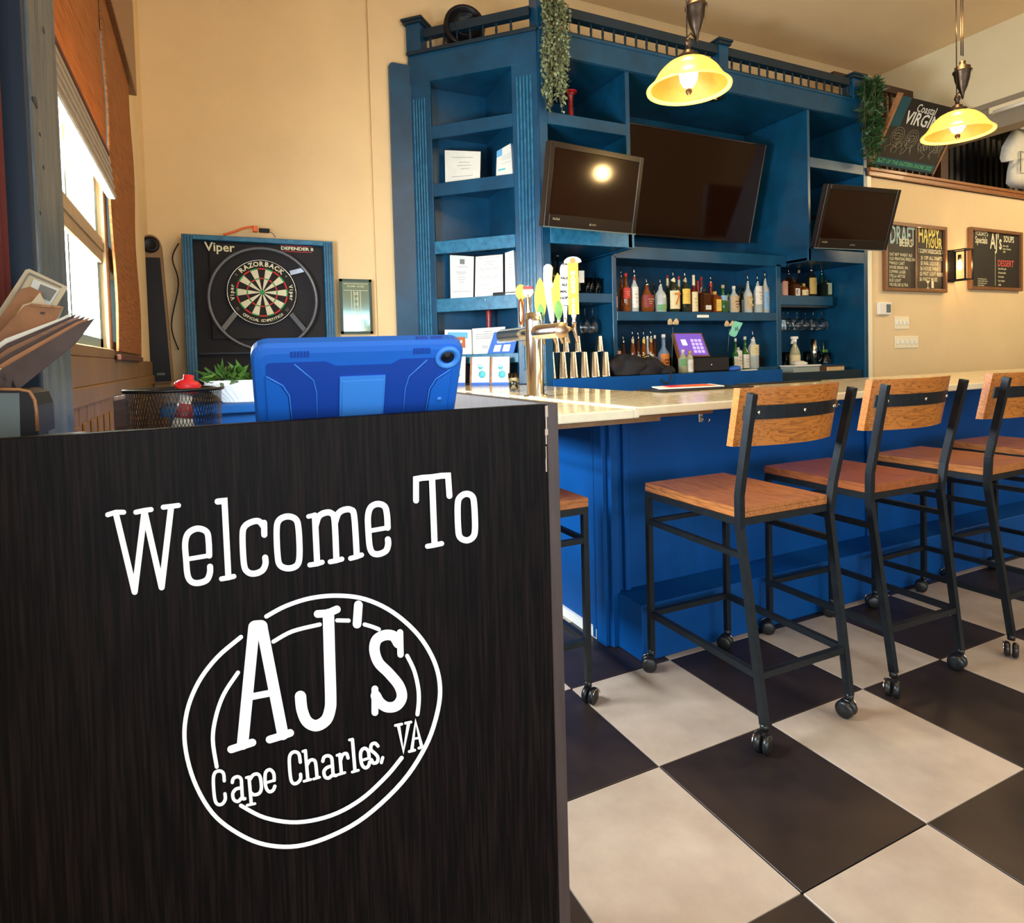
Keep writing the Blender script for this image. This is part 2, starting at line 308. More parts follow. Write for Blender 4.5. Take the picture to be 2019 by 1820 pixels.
for k, (x0, x1) in enumerate(((.1, 3.7), (5, 8))):
    w = MB()
    for x in (x0+.03, (x0+x1)/2, x1-.03): w.box((x-.03, -4.08, .55), (x+.03, -4.0, 2.4))
    w.box((x0, -4.08, .55), (x1, -4.0, .61)).box((x0, -4.08, 2.34), (x1, -4.0, 2.4)); struct('window_%d' % (k+4), w, 'sash')
# ---- window 1 (bright, blind raised) and window 2 (blind down)
for k, (a, b, z0, z1) in enumerate((WA, WB)):
    w = MB(); xs0, xs1 = XW-.06, XW-.02
    for yy, ww in ((a+.03, .06), (b-.03, .06), ((a+b)/2, .026)): w.box((xs0, yy-ww/2, z0), (xs1, yy+ww/2, z1))
    w.box((xs0, a, z0), (xs1, b, z0+.04)).box((xs0, a, z1-.05), (xs1, b, z1))
    for yy in (a+(b-a)*.28, a+(b-a)*.76): w.box((xs0+.01, yy-.006, z0), (xs1-.01, yy+.006, z1))
    wf = struct('window_%d' % (k+1), w, 'sash')
    obj('meeting_rail', MB().box((XW-.07, a, 1.69), (XW-.008, b, 1.79), .004).box((XW-.01, a, 1.735), (XW-.002, b, 1.765)), 'tansash', wf)
    obj('pane', MB().box((XW-.046, a+.05, z0+.03), (XW-.042, b-.05, 1.70)), 'pane', wf); obj('pane', MB().box((XW-.046, a+.05, 1.78), (XW-.042, b-.05, z1-.04)), 'pane', wf)
    for z in (1.53, 1.62): obj('shutter_finial', MB().lathe([(0, 0), (.014, .006), (.02, .02), (.012, .036), (.006, .04), (.014, .055), (0, .07)], (XW-.052, a+.46, z), 10), 'sash', wf) if k == 0 else None
struct('window_sill', MB().box((XW-.05, 1.0, 1.335), (XW+.012, 3.9, 1.372), .004).box((XW, 1.0, 1.25), (XW+.012, YB-.05, 1.335), .002), 'bead')
wc = MB().box((XW, 1.0, 1.195), (XW+.022, YB-.05, 1.25), .006); wn = struct('trim_2', wc, 'bead')
y = 1.0
while y < YB-.2:
    obj('wainscot_plank', MB().box((XW, y+.006, 0), (XW+.012, y+.124, 1.2), .005).box((XW+.01, y+.034, .1), (XW+.019, y+.096, 1.15), .004), 'bead', wn); y += .13
# blinds
def blind(name, label, y0, y1, zt, zb, x, hem_n):
    b = thing(name, label, 'blind', (x, (y0+y1)/2, zb))
    mb = MB(); n = 40; prev = None
    pts = []
    for i in range(n+1):
        z = zt+(zb+.02-zt)*i/n; pts.append((x+.004*math.sin(z*9), z))
    for (xa, za), (xb, zb_) in zip(pts, pts[1:]): mb.hexa([(xa, y0, za), (xa+.008, y0, za), (xa+.008, y1, za), (xa, y1, za), (xb, y0, zb_), (xb+.008, y0, zb_), (xb+.008, y1, zb_), (xb, y1, zb_)])
    obj('woven_shade', mb, 'blind', b)
    for i in range(hem_n):
        z = zb + .031*i
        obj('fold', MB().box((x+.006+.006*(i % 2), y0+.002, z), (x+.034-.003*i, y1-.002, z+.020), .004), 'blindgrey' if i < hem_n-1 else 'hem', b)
    return b
b1 = blind('roman_blind', 'bamboo roman blind half raised over bright window, grey folds stacked at bottom', 1.64, 2.785, 3.6, 1.93, XW+.012, 6)
b2 = blind('roman_blind', 'bamboo roman blind let fully down, beside the room corner', 2.815, 3.72, 3.6, 1.345, XW+.02, 0)
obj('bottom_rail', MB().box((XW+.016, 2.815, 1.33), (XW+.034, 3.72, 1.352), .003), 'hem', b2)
obj('valance', MB().box((XW+.002, 2.83, 2.72), (XW+.05, 3.86, 3.2), .004), 'woodbr', b2)
# ---- post, ledge, curtain at the far left
pl = struct('column_left', MB().box((XW+.002, 1.36, 0), (-.258, 1.60, ZC), .006), 'bluegrey')
obj('column_facing', MB().box((XW+.002, 1.340, 0), (-.262, 1.36, ZC), .002), 'navy', pl)
for p, r in (((71, 203), .010), ((66, 197), .006), ((79, 265), .004), ((86, 330), .004), ((96, 566), .007), ((86, 60), .006), ((80, 420), .004)):
    q = onX(p[0], p[1], -.2578); obj('knot_hole', MB().lathe([(r, 0), (r*.8, .0006), (0, .0006)], q, 9, (1, 0, 0), ys=1.5), 'navy', pl)
cr = MB()
for i in range(7): cr.tube([(-.312+.002*i, 1.10+.03*i, z) for z in (1.2, 1.6, 2.0, 2.4, 2.9)], .017, 8)
setp(obj('curtain', cr, 'crimson'), 'dark red curtain hanging at the far left edge behind the menus', 'curtain')
lg = setp(obj('partition_ledge', MB().box((-.325, .98, 0), (-.205, 1.335, 1.165)).box((-.328, .96, 1.165), (-.195, 1.335, 1.19), .006), 'bluegrey'), 'blue-grey painted ledge at the foot of the weathered post', 'ledge')
# ================================================================== BAR
bar = thing('bar_counter', 'long blue painted bar with cream stone top and blue kick box', 'bar', (2.2, 2.3, 0))
BT = 1.097
obj('base', MB().prism([(1.57, 2.33, 0), (12.08, 2.33, 0), (12.08, 2.75, 0), (2.03, 2.75, 0), (2.03, 4.28, 0), (1.57, 4.74, 0)], (0, 0, 1.06)), 'bluebar', bar)
obj('kick_box', MB().box((1.60, 2.135, 0), (12.0, 2.33, .243), .004), 'bluebar', bar)
obj('end_baseboard', MB().box((1.556, 2.42, 0), (1.57, 4.6, .045)), 'wht', bar)
for x0, x1 in ((1.572, 1.615), (1.645, 1.675)): obj('corner_trim', MB().box((x0, 2.305, .243 if x0 > 1.6 else 0), (x1, 2.33, 1.06), .004), 'bluebar', bar)
obj('corner_trim', MB().box((1.545, 2.33, 0), (1.57, 2.40, 1.06), .004), 'bluebar', bar)
obj('corner_trim', MB().box((1.555, 2.42, 0), (1.57, 2.45, 1.06), .004), 'bluebar', bar)
for x in (3.30, 5.1, 6.9): obj('panel_batten', MB().box((x, 2.31, .243), (x+.05, 2.33, 1.06), .004), 'bluebar', bar)
obj('substrate', MB().box((1.08, 1.99, 1.035), (1.60, 4.55, 1.06)).box((1.60, 2.02, 1.045), (1.9, 2.33, 1.06)), 'ply', bar)
obj('return_top', MB().prism([(1.06, 1.935, BT-.004), (1.452, 1.935, BT-.004), (1.452, 4.7, BT-.004), (1.06, 4.7, BT-.004)], (0, 0, .004)), 'counter', bar)
obj('return_edge', MB().box((1.055, 1.930, 1.06), (1.429, 1.955, BT-.003), .005).box((1.055, 1.956, 1.06), (1.08, 4.7, BT-.003), .005).box((1.430, 1.93, 1.06), (1.456, 4.7, BT+.004), .004).box((1.08, 1.955, 1.062), (1.43, 4.7, BT-.004)), 'cedge', bar)
obj('main_top', MB().prism([(1.485, 1.975, BT-.004), (12.05, 1.975, BT-.004), (12.05, 2.86, BT-.004), (2.10, 2.86, BT-.004), (2.10, 4.22, BT-.004), (1.60, 4.72, BT-.004), (1.485, 4.72, BT-.004)], (0, 0, .004)), 'counter', bar)
obj('main_edge', MB().box((1.460, 1.945, 1.066), (12.05, 1.975, BT+.001), .005).prism([(1.46, 1.975, 1.066), (12.05, 1.975, 1.066), (12.05, 2.85, 1.066), (2.09, 2.85, 1.066), (2.09, 4.22, 1.066), (1.60, 4.71, 1.066), (1.46, 4.71, 1.066)], (0, 0, .026)).box((1.459, 1.975, 1.07), (1.485, 4.72, BT+.001)), 'cedge', bar)
for x, y in ((1383, 828), (1651, 799)):
    q = onY(x, y, 2.32); h = MB().box((q.x-.012, 2.322, q.z-.012), (q.x+.012, 2.33, q.z+.03), .002)
    h.tube([q+Vector((0, 0, .015)), q+Vector((0, -.03, -.005)), q+Vector((0, -.045, -.01)), q+Vector((0, -.055, .01))], .004, 8)
    obj('purse_hook', h, 'chrome', bar)
# ================================================================== BAR STOOLS
def stool(label, loc, rz, wood='seat'):
    t = thing('bar_stool', label, 'stool', loc, rz, 'industrial bar stools')
    hw, hd, SH = .208, .26, .775       # local: back is at -Y
    s = MB(); n = 8
    for i in range(n):                              # slightly dished plank seat
        y0, y1 = -hd+2*hd*i/n, -hd+2*hd*(i+1)/n
        f = lambda y, x: SH - .010*(1-(x/hw)**2)*max(0, 1-(y/hd)**2)
        for k in range(6):
            x0, x1 = -hw+2*hw*k/6, -hw+2*hw*(k+1)/6
            vs = [(x0, y0), (x1, y0), (x1, y1), (x0, y1)]; s.b.faces.new([s.b.verts.new((a, b, f(b, a))) for a, b in vs]).smooth = True
    bmesh.ops.remove_doubles(s.b, verts=s.b.verts, dist=1e-5)
    s.box((-hw, -hd, SH-.032), (hw, hd, SH-.013)); zz = SH
    rim = [(-hw, -hd), (hw, -hd), (hw, hd), (-hw, hd)]
    for (a, b), (c, d) in zip(rim, rim[1:]+rim[:1]): s.face([(a, b, SH-.014), (c, d, SH-.014), (c, d, SH), (a, b, SH)])
    obj('seat', s, wood, t, world=False)
    fr = MB(); z = SH-.045
    for a, b in zip(rim, rim[1:]+rim[:1]): fr.bar((a[0]*.97, a[1]*.97, z), (b[0]*.97, b[1]*.97, z), .024)
    obj('seat_frame', fr, 'steel', t, world=False)
    feet = {'fl': ((-.195, .22), (-.205, .235)), 'fr': ((.195, .22), (.205, .235))}
    for sx in (-1, 1):
        obj('front_leg', MB().bar((sx*.203, .245, .085), (sx*.203, .245, SH-.05), .022), 'steel', t, world=False)
        rp = MB().bar((sx*.200, -.345, .085), (sx*.212, -.262, SH-.06), .022, .026); rp.bar((sx*.212, -.262, SH-.07), (sx*.222, -.272, SH+.05), .022, .026).bar((sx*.222, -.272, SH+.05), (sx*.232, -.345, 1.165), .022, .026)
        obj('rear_leg', rp, 'steel', t, world=False)
    for a, b, ww in [((sx*.203, .245, .24), (sx*.202, -.325, .24), .022) for sx in (-1, 1)]+[((sx*.203, .245, .62), (sx*.210, -.275, .62), .020) for sx in (-1, 1)]+[((-.203, .245, .24), (.203, .245, .24), .022), ((-.202, -.325, .24), (.202, -.325, .24), .022), ((-.203, .245, .62), (.203, .245, .62), .018)]:
        obj('stretcher', MB().bar(a, b, ww), 'steel', t, world=False)
    bk = MB(); N = 12; R = .75
    def bp(u, w, off=0):                            # u -1..1 across, w height
        x = u*.232; y = -.292+.052*(u*u) - (w-.98)*.2+off; return (x, y, w)
    z0, z1 = .985, 1.18
    for k in range(N):
        u0, u1 = -1+2*k/N, -1+2*(k+1)/N
        bk.hexa([bp(u0, z0, -.014), bp(u1, z0, -.014), bp(u1, z0, .014), bp(u0, z0, .014), bp(u0, z1, -.014), bp(u1, z1, -.014), bp(u1, z1, .014), bp(u0, z1, .014)])
    bmesh.ops.remove_doubles(bk.b, verts=bk.b.verts, dist=1e-5); bmesh.ops.delete(bk.b, geom=[f for f in bk.b.faces if all(len(e.link_faces) > 2 for e in f.edges)], context='FACES_ONLY')
    bo = obj('backrest', bk, 'back', t, world=False)
    br = MB()
    for k in range(N):
        u0, u1 = -.92+1.84*k/N, -.92+1.84*(k+1)/N
        br.hexa([bp(u0, 1.075, -.019), bp(u1, 1.075, -.019), bp(u1, 1.075, -.014), bp(u0, 1.075, -.014), bp(u0, 1.122, -.019), bp(u1, 1.122, -.019), bp(u1, 1.122, -.014), bp(u0, 1.122, -.014)])
    bb = obj('back_strap', br, 'steel', t, world=False)
    for u in (-.72, .05, .86): obj('bolt', MB().lathe([(.007, 0), (.006, .003), (0, .004)], bp(u, 1.098, -.019), 10, (0, -1, 0)), 'chrome', bb, world=False)
    for sx, y in ((-1, .245), (1, .245), (-1, -.345), (1, -.345)):
        x = sx*.202; a = random.uniform(0, 3.1)
        c = MB().lathe([(.014, .068), (.014, .09)], (x, y, 0), 12)
        ax = Vector((math.cos(a), math.sin(a), 0)); off = Vector((-ax.y, ax.x, 0))*.012
        for sgn in (-1, 1): c.lathe([(0, -.011), (.022, -.011), (.030, -.006), (.031, .006), (.022, .011), (0, .011)], Vector((x, y, .031))+ax*sgn*.014+off, 18, ax)
        cs = obj('caster', c, 'rubber', t, world=False)
        obj('caster_hood', MB().tube([Vector((x, y, .031))+ax*.0265+off+Vector((-ax.y*math.cos(g), ax.x*math.cos(g), math.sin(g)))*.028 for g in [.2+.2*i for i in range(13)]], .0022, 5), 'chrome', cs, world=False)
    return t
st0 = stool('bar stool nearest the camera, full backrest facing us, right of the blue bar corner', (1.79, 1.815, 0), math.radians(-1))
st1 = copy_tree(st0, label='second bar stool along the bar front, with the reddest seat', location=(2.475, 1.83, 0), rotation_euler=(0, 0, math.radians(-1.5)))
for c in st1.children:
    if c.name.startswith('seat') and 'frame' not in c.name: c.data = c.data.copy(); c.data.materials[0] = M['seat2']
copy_tree(st0, label='third bar stool along the bar front, cut by the right picture edge', location=(3.17, 1.80, 0), rotation_euler=(0, 0, math.radians(1)))
copy_tree(st0, label='farthest bar stool, only its seat seen behind the third stool', location=(3.86, 1.83, 0), rotation_euler=(0, 0, math.radians(-2)))
s5 = copy_tree(st0, label='bar stool at the end face of the bar, half hidden behind the dark host stand', location=(.985, 2.18, 0), rotation_euler=(0, 0, math.radians(-90)))
# ================================================================== HOST STAND
YS = .85
hs = thing('host_stand', 'dark espresso host stand with white welcome lettering on its front panel', 'host stand', (.15, 1.0, 0))
xr, xr2 = onY(1078, 797, YS).x, onY(1100, 797, YS).x; zt = onY(1078, 797, YS).z
obj('front_panel', MB().box((-.42, YS+.001, .08), (xr, YS+.019, zt), .0008), 'lam', hs)
obj('side_panel', MB().box((xr, YS, 0), (xr2, 1.36, zt+.001), .0008), 'lamedge', hs)
obj('side_panel', MB().box((-.44, YS, 0), (-.42, .95, zt), .0008), 'lamedge', hs)
obj('work_surface', MB().box((-.305, YS+.02, 1.075), (xr-.001, 1.335-.01, 1.095)), 'lam', hs)
obj('shelf', MB().box((-.305, YS+.02, .5), (xr-.001, 1.32, .518)), 'lam', hs)
ch = MB()
for y0, y1, w in ((800, 822, .0030), (822, 846, .0014), (846, 858, .0032), (858, 876, .0012), (880, 905, .0008), (905, 930, .0012)):
    a, b = onY(1076.5, y0, YS), onY(1078, y1, YS); ch.box((a.x-w/2, YS-.0003, b.z), (a.x+w, YS+.0012, a.z))
obj('chipped_edge', ch, 'chip', hs)
# --- lettering traced as strokes; pixel strokes are laid on the panel's plane
def stroke_mesh(strokes, plane_fn, T, lift):
    mb = MB()
    for si, (w, pts) in enumerate(strokes):
        pts = [Vector((p[0], p[1], 0)) for p in pts]
        ex = 0
        def pr(p): q = T(p); v = plane_fn(q[0], q[1]); return Vector((v.x, v.y, v.z)) + lift*(1+.12*si+ex)
        n = len(pts); L, Rr = [], []; ex = 0
        for i, p in enumerate(pts):
            t1 = (pts[min(i+1, n-1)]-p); t0 = (p-pts[max(i-1, 0)])
            if t1.length < 1e-6: t1 = t0
            if t0.length < 1e-6: t0 = t1
            t = (t1.normalized()+t0.normalized()).normalized(); nn = Vector((-t.y, t.x, 0)); c = max(.5, t.dot(t1.normalized()))
            L.append(mb.b.verts.new(pr(p+nn*w/2/c))); Rr.append(mb.b.verts.new(pr(p-nn*w/2/c)))
        for i in range(n-1): mb.b.faces.new((L[i], L[i+1], Rr[i+1], Rr[i]))
        for ex, e in ((.04, pts[0]), (.08, pts[-1])): mb.b.faces.new([mb.b.verts.new(pr(e+Vector((math.cos(a), math.sin(a), 0))*w*.5)) for a in [math.pi*k/7 for k in range(14)]])
    return mb
def ln(w, *p): return (w, list(p))
def cv(w, *p): return (w, [tuple(v)[:2] for v in sm(p, 5)])
def lp(w, *p): q = [tuple(v)[:2] for v in sm(p, 5, True)]; return (w, q+[q[0]])
w = 27
welcome = [ln(22, (72, 255), (108, 244), (142, 244)), ln(22, (195, 244), (232, 236), (262, 232)), ln(22, (315, 222), (350, 218), (382, 214)), ln(w, (108, 250), (190, 592)), ln(w, (190, 592), (233, 240)), ln(w, (233, 240), (308, 572)), ln(w, (308, 572), (349, 224)),
 ln(20, (415, 450), (516, 433)), cv(w, (516, 433), (514, 375), (505, 330), (465, 315), (425, 335), (411, 380), (415, 450), (422, 520), (440, 548), (470, 553), (505, 540), (519, 510), (520, 482)),
 ln(w, (553, 197), (583, 194), (600, 528)), ln(22, (570, 535), (600, 530), (624, 524)),
 cv(w, (757, 342), (756, 290)), cv(w, (757, 310), (735, 284), (705, 285), (672, 305), (662, 345), (668, 470), (685, 505), (715, 512), (748, 498), (762, 470), (761, 442)),
 lp(w, (858, 262), (895, 275), (907, 320), (911, 430), (900, 475), (862, 489), (826, 475), (815, 430), (811, 320), (822, 278)),
 ln(20, (950, 262), (980, 255)), ln(w, (978, 258), (988, 465)), ln(22, (956, 474), (988, 469), (1010, 462)), cv(w, (982, 300), (995, 262), (1022, 246), (1050, 248), (1064, 280), (1072, 448)), ln(22, (1045, 460), (1072, 455), (1096, 448)),
 cv(w, (1066, 290), (1080, 250), (1105, 233), (1135, 233), (1150, 262), (1161, 430)), ln(22, (1134, 445), (1161, 438), (1182, 430)),
 ln(20, (1210, 326), (1296, 311)), cv(w, (1296, 311), (1293, 255), (1283, 218), (1252, 207), (1222, 222), (1210, 262), (1212, 330), (1218, 395), (1232, 422), (1258, 426), (1288, 412), (1298, 385), (1297, 362)),
 ln(26, (1420, 192), (1420, 98), (1448, 93), (1490, 90), (1530, 84), (1560, 83), (1566, 172)), ln(w, (1490, 92), (1501, 384)), ln(22, (1470, 392), (1500, 387), (1532, 380)),
 lp(w, (1637, 163), (1665, 173), (1674, 210), (1678, 310), (1670, 350), (1642, 366), (1612, 352), (1604, 310), (1602, 215), (1610, 180))]
B = 52
ajs = [ln(56, (716, 745), (744, 743)), ln(50, (712, 745), (662, 1258)), ln(50, (746, 745), (838, 1215)), ln(30, (690, 1052), (795, 1032)), ln(34, (612, 1280), (655, 1266), (705, 1250)), ln(34, (780, 1237), (830, 1222), (870, 1208)),
 ln(34, (990, 688), (1035, 685), (1074, 668)), cv(50, (1037, 690), (1042, 880), (1047, 1050), (1044, 1105), (1026, 1152), (984, 1176), (944, 1158), (922, 1108), (915, 1048)), ln(38, (1168, 648), (1162, 732)),
 ln(28, (1350, 768), (1352, 865)), cv(46, (1342, 815), (1322, 785), (1285, 780), (1248, 800), (1238, 845), (1256, 900), (1300, 945), (1345, 1000), (1358, 1050), (1335, 1088), (1295, 1095), (1262, 1075), (1244, 1045)), ln(30, (1240, 1015), (1240, 1118))]
c_ = 15
cape = [cv(c_, (582, 1418), (578, 1385), (560, 1375), (540, 1385), (534, 1420), (540, 1495), (552, 1520), (572, 1520), (586, 1500), (585, 1475)), cv(c_, (617, 1425), (622, 1408), (640, 1400), (655, 1410), (658, 1440), (662, 1492), (672, 1496)), cv(c_, (658, 1448), (632, 1455), (619, 1475), (624, 1500), (642, 1508), (660, 1490)),
 ln(12, (678, 1404), (692, 1400)), ln(c_, (690, 1402), (700, 1518)), ln(12, (682, 1524), (716, 1517)), cv(c_, (692, 1415), (708, 1392), (728, 1388), (740, 1405), (744, 1450), (734, 1472), (712, 1478), (698, 1468)),
 ln(12, (762, 1426), (800, 1415)), cv(c_, (800, 1415), (798, 1385), (782, 1368), (764, 1378), (760, 1405), (764, 1445), (778, 1464), (795, 1458), (803, 1440)),
 cv(c_, (914, 1335), (908, 1300), (890, 1290), (872, 1300), (866, 1330), (872, 1405), (884, 1428), (902, 1425), (915, 1408), (915, 1388)), ln(12, (925, 1288), (938, 1284)), ln(c_, (936, 1285), (947, 1410)), ln(12, (930, 1418), (960, 1410)), cv(c_, (942, 1350), (955, 1328), (972, 1325), (981, 1340), (987, 1400)), ln(12, (972, 1408), (998, 1400)),
 cv(c_, (1012, 1330), (1018, 1312), (1035, 1306), (1050, 1315), (1054, 1345), (1058, 1388), (1070, 1392)), cv(c_, (1054, 1350), (1030, 1358), (1017, 1375), (1022, 1398), (1038, 1403), (1056, 1388)),
 ln(12, (1074, 1304), (1088, 1300)), ln(c_, (1086, 1300), (1093, 1380)), ln(12, (1078, 1388), (1108, 1379)), cv(c_, (1088, 1330), (1098, 1302), (1115, 1296), (1122, 1315)),
 ln(12, (1128, 1236), (1142, 1233)), ln(c_, (1141, 1234), (1152, 1368)), ln(12, (1140, 1376), (1167, 1368)), ln(12, (1178, 1326), (1214, 1315)), cv(c_, (1214, 1315), (1210, 1285), (1195, 1272), (1180, 1282), (1176, 1305), (1182, 1342), (1196, 1357), (1210, 1350), (1216, 1332)),
 cv(c_, (1252, 1262), (1240, 1250), (1224, 1256), (1222, 1278), (1240, 1295), (1252, 1312), (1248, 1332), (1232, 1336), (1224, 1322)), ln(14, (1273, 1312), (1267, 1334)),
 ln(12, (1328, 1172), (1356, 1166)), ln(12, (1372, 1162), (1396, 1157)), ln(c_, (1341, 1170), (1363, 1284), (1386, 1160)), ln(c_, (1400, 1278), (1416, 1155), (1443, 1266)), ln(10, (1406, 1230), (1434, 1225)), ln(12, (1388, 1285), (1412, 1279)), ln(12, (1430, 1270), (1456, 1262))]
rings = [cv(19, (766, 700), (850, 655), (960, 620), (1080, 609), (1200, 625), (1320, 682), (1430, 780), (1500, 895), (1526, 1010), (1512, 1130), (1462, 1270), (1360, 1425), (1200, 1575), (1050, 1660), (900, 1705), (760, 1698), (640, 1648), (530, 1560), (450, 1420), (410, 1260), (418, 1120), (468, 990), (550, 880), (655, 790)),
 cv(18, (797, 810), (880, 765), (1000, 735)), ln(18, (1076, 717), (1126, 718)), cv(18, (1196, 735), (1230, 745), (1258, 756)), cv(18, (1382, 872), (1412, 935), (1430, 1010), (1433, 1070), (1427, 1128)), cv(18, (642, 945), (580, 1040), (545, 1140), (532, 1240), (549, 1357)), cv(18, (655, 1527), (760, 1580), (900, 1600), (1050, 1570), (1180, 1500), (1290, 1400), (1358, 1318))]
Tz = lambda p: (180+p[0]*.45045, 900+p[1]*.45045)
pf = lambda x, y: onY(x, y, YS)
lift = Vector((0, -.0004, 0))
obj('welcome_lettering', stroke_mesh(welcome, pf, Tz, lift), 'white', hs, label='white welcome words across the panel')
obj('name_lettering', stroke_mesh(ajs, pf, Tz, lift*2), 'white', hs, label='large white initials inside the ring logo')
obj('town_lettering', stroke_mesh(cape, pf, Tz, lift*2), 'white', hs, label='small white town name')
obj('ring_logo', stroke_mesh(rings, pf, Tz, lift), 'white', hs, label='white double ring')
# ================================================================== BACK BAR CABINET (front face y = 4.10, lower shelves set back to 4.35)
F, G, BK = 4.10, 4.35, 4.86
bb = thing('back_bar_cabinet', 'tall blue painted back bar cabinet with television niche, liquor shelves and balustrade top', 'cabinet', (4.0, 4.4, 1.0))
def cb(name, a, b, m='blue', bev=.003, par=None): return obj(name, MB().box(a, b, bev), m, par or bb)
cb('back_panel', (2.24, BK, 1.0), (5.88, BK+.025, 3.70))
cb('corner_post', (2.245, F, 1.0), (2.315, BK, 3.70))
cb('end_panel', (5.83, F, 1.0), (5.882, BK, 3.70)); cb('top_panel', (2.315, F, 3.508), (5.83, BK, 3.54)); cb('frieze', (2.245, F-.02, 3.508), (5.882, F, 3.68), 'blue', .004)
cb('frieze_cap', (2.245, F-.03, 3.668), (5.885, F+.10, 3.69))
cb('divider', (3.016, F, 2.13), (3.055, BK, 3.508)); cb('divider', (5.05, F, 2.12), (5.082, BK, 3.508))
cb('upper_shelf', (2.315, F, 3.01), (3.016, BK, 3.10)); cb('upper_shelf', (5.082, F, 2.985), (5.83, BK, 3.078))
cb('bay_floor', (2.315, F+.02, 2.14), (3.055, BK, 2.17)); cb('bay_floor', (5.05, F+.02, 2.125), (5.83, BK, 2.155))
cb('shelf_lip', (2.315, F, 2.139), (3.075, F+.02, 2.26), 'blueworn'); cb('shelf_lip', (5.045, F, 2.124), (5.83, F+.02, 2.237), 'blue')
cb('niche_floor', (3.055, G+.02, 2.12), (5.05, BK, 2.15)); cb('niche_lip', (3.055, G, 2.10), (5.05, G+.02, 2.205))
cb('lower_stile', (3.03, G, 1.125), (3.072, BK, 2.12)); cb('lower_stile', (4.912, G, 1.125), (4.972, BK, 2.12))
cb('bottle_shelf', (3.072, G, 1.582), (4.912, BK, 1.660)); cb('glass_shelf', (2.315, G, 1.728), (3.03, BK, 1.805)); cb('glass_shelf', (4.972, G, 1.735), (5.70, BK, 1.828))
cb('counter_top', (2.315, F, 1.09), (4.67, BK, 1.128)); cb('counter_lip', (2.30, F-.02, .99), (4.67, F, 1.130), 'bluebar')
cb('counter_top', (4.67, G, 1.09), (5.83, BK, 1.128)); cb('counter_lip', (4.67, G-.02, .99), (5.83, G, 1.15))
cb('lower_cupboard', (2.315, F+.02, 0), (5.83, BK, 1.09), 'bluedk')
cb('riser_step', (4.40, 4.50, 1.128), (4.905, BK, 1.235), 'black')
# balustrade
def rail(name, par, A_, B_, z, w=.07, h=.07, m='bluedk'): return obj(name, MB().bar((*A_, z), (*B_, z), w, h), m, par)
rail('top_rail', bb, (2.315, F+.02), (5.62, F+.02), 3.845); rail('bottom_rail', bb, (2.315, F+.02), (5.62, F+.02), 3.70, .05, .02)
xs = [1118.5, 1142, 1166, 1189, 1211, 1233, 1254.5, 1275, 1295, 1315, 1334, 1353, 1372, 1391] + [1180+z*.2747 for z in (955, 1020, 1085, 1150, 1210, 1270, 1330, 1390, 1450, 1505, 1562, 1618, 1672, 1730, 1785)]
bal = MB().lathe([(.008, -.065), (.012, -.05), (.008, -.03), (.011, 0), (.008, .03), (.012, .05), (.008, .065)], (0, 0, 0), 8); bmesh.ops.transform(bal.b, matrix=Matrix.Identity(4), verts=bal.b.verts)
bal0 = obj('baluster', bal, 'bluedk', bb, world=False); balx = [onY(p, 100, F+.02).x for p in xs]; bal0.location = (balx[0]-4.0, F+.02-4.4, 2.765)
for x in balx[1:]:
    o = bal0.copy(); COL.objects.link(o); o.location = (x-4.0, F+.02-4.4, 2.765)
def newel(x0, x1, y0, y1, z1, par, m='blue', z0=3.68):
    o = obj('newel_post', MB().box((x0, y0, z0), (x1, y1, z1-.045), .003), m, par)
    obj('post_cap', MB().box((x0-.02, y0-.02, z1-.045), (x1+.02, y1+.02, z1-.02), .003).box((x0-.03, y0-.03, z1-.02), (x1+.03, y1+.03, z1), .005), 'bluedk', o)
newel(2.235, 2.36, F-.02, F+.10, 4.03, bb); q = onY(1423, 90, F); newel(q.x-.05, q.x+.05, F-.025, F+.08, 3.93, bb); newel(5.66, 5.80, F-.025, F+.10, 3.93, bb)
pk = thing('puck_light', 'small silver puck light under the niche ceiling, above the big television', 'light', (*onZ(1410, 190, 3.505).to_2d(), 3.505)); k = onZ(1410, 190, 3.505)
obj('housing', MB().lathe([(.055, 0), (.06, -.012), (.045, -.03), (.03, -.032), (.026, -.02)], k, 18), 'bronze', pk); obj('lens', MB().lathe([(.026, -.022), (.022, -.034), (0, -.038)], k, 14), 'chrome', pk)
# -------------------------------------------------- angled bookcase at the end (45 degrees)
C0 = Vector((2.24, 4.10, 0)); TA = Vector((-.7071, .7071, 0)); NI = Vector((.7071, .7071, 0))
def A(t, d, z): return C0 + TA*t + NI*d + Vector((0, 0, z))
def ab(mb, t0, t1, d0, d1, z0, z1, bev=.003): return mb.hexa([A(t1, d0, z0), A(t0, d0, z0), A(t0, d1, z0), A(t1, d1, z0), A(t1, d0, z1), A(t0, d0, z1), A(t0, d1, z1), A(t1, d1, z1)], bev)
ak = thing('corner_bookcase', 'angled blue corner bookcase with fluted stiles and five open shelves', 'bookcase', A(.5, .1, 1.09))
for t0, t1, fl0, fl1 in ((0, .203, .040, .172), (.867, 1.05, .905, 1.02)):
    o = obj('stile', ab(MB(), t0, t1, 0, .025, 1.10, 3.50), 'blue' if t0 else 'blue', ak)
    n = 5; zb, ztp = 1.2, 3.36 if t0 == 0 else 3.33; wd = (fl1-fl0)/n
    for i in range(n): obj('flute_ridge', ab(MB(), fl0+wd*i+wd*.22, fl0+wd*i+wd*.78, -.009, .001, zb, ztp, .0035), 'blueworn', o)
obj('frieze', ab(MB(), 0, 1.05, -.004, .02, 3.45, 3.675, .004), 'blue', ak); obj('frieze_cap', ab(MB(), -.01, 1.05, -.03, .10, 3.665, 3.69), 'bluedk', ak)
zsh = [(3.008, 3.107), (2.564, 2.664), (2.121, 2.218), (1.668, 1.771), (1.262, 1.335)]
P1, P2 = A(.867, .022, 0), A(.203, .022, 0)
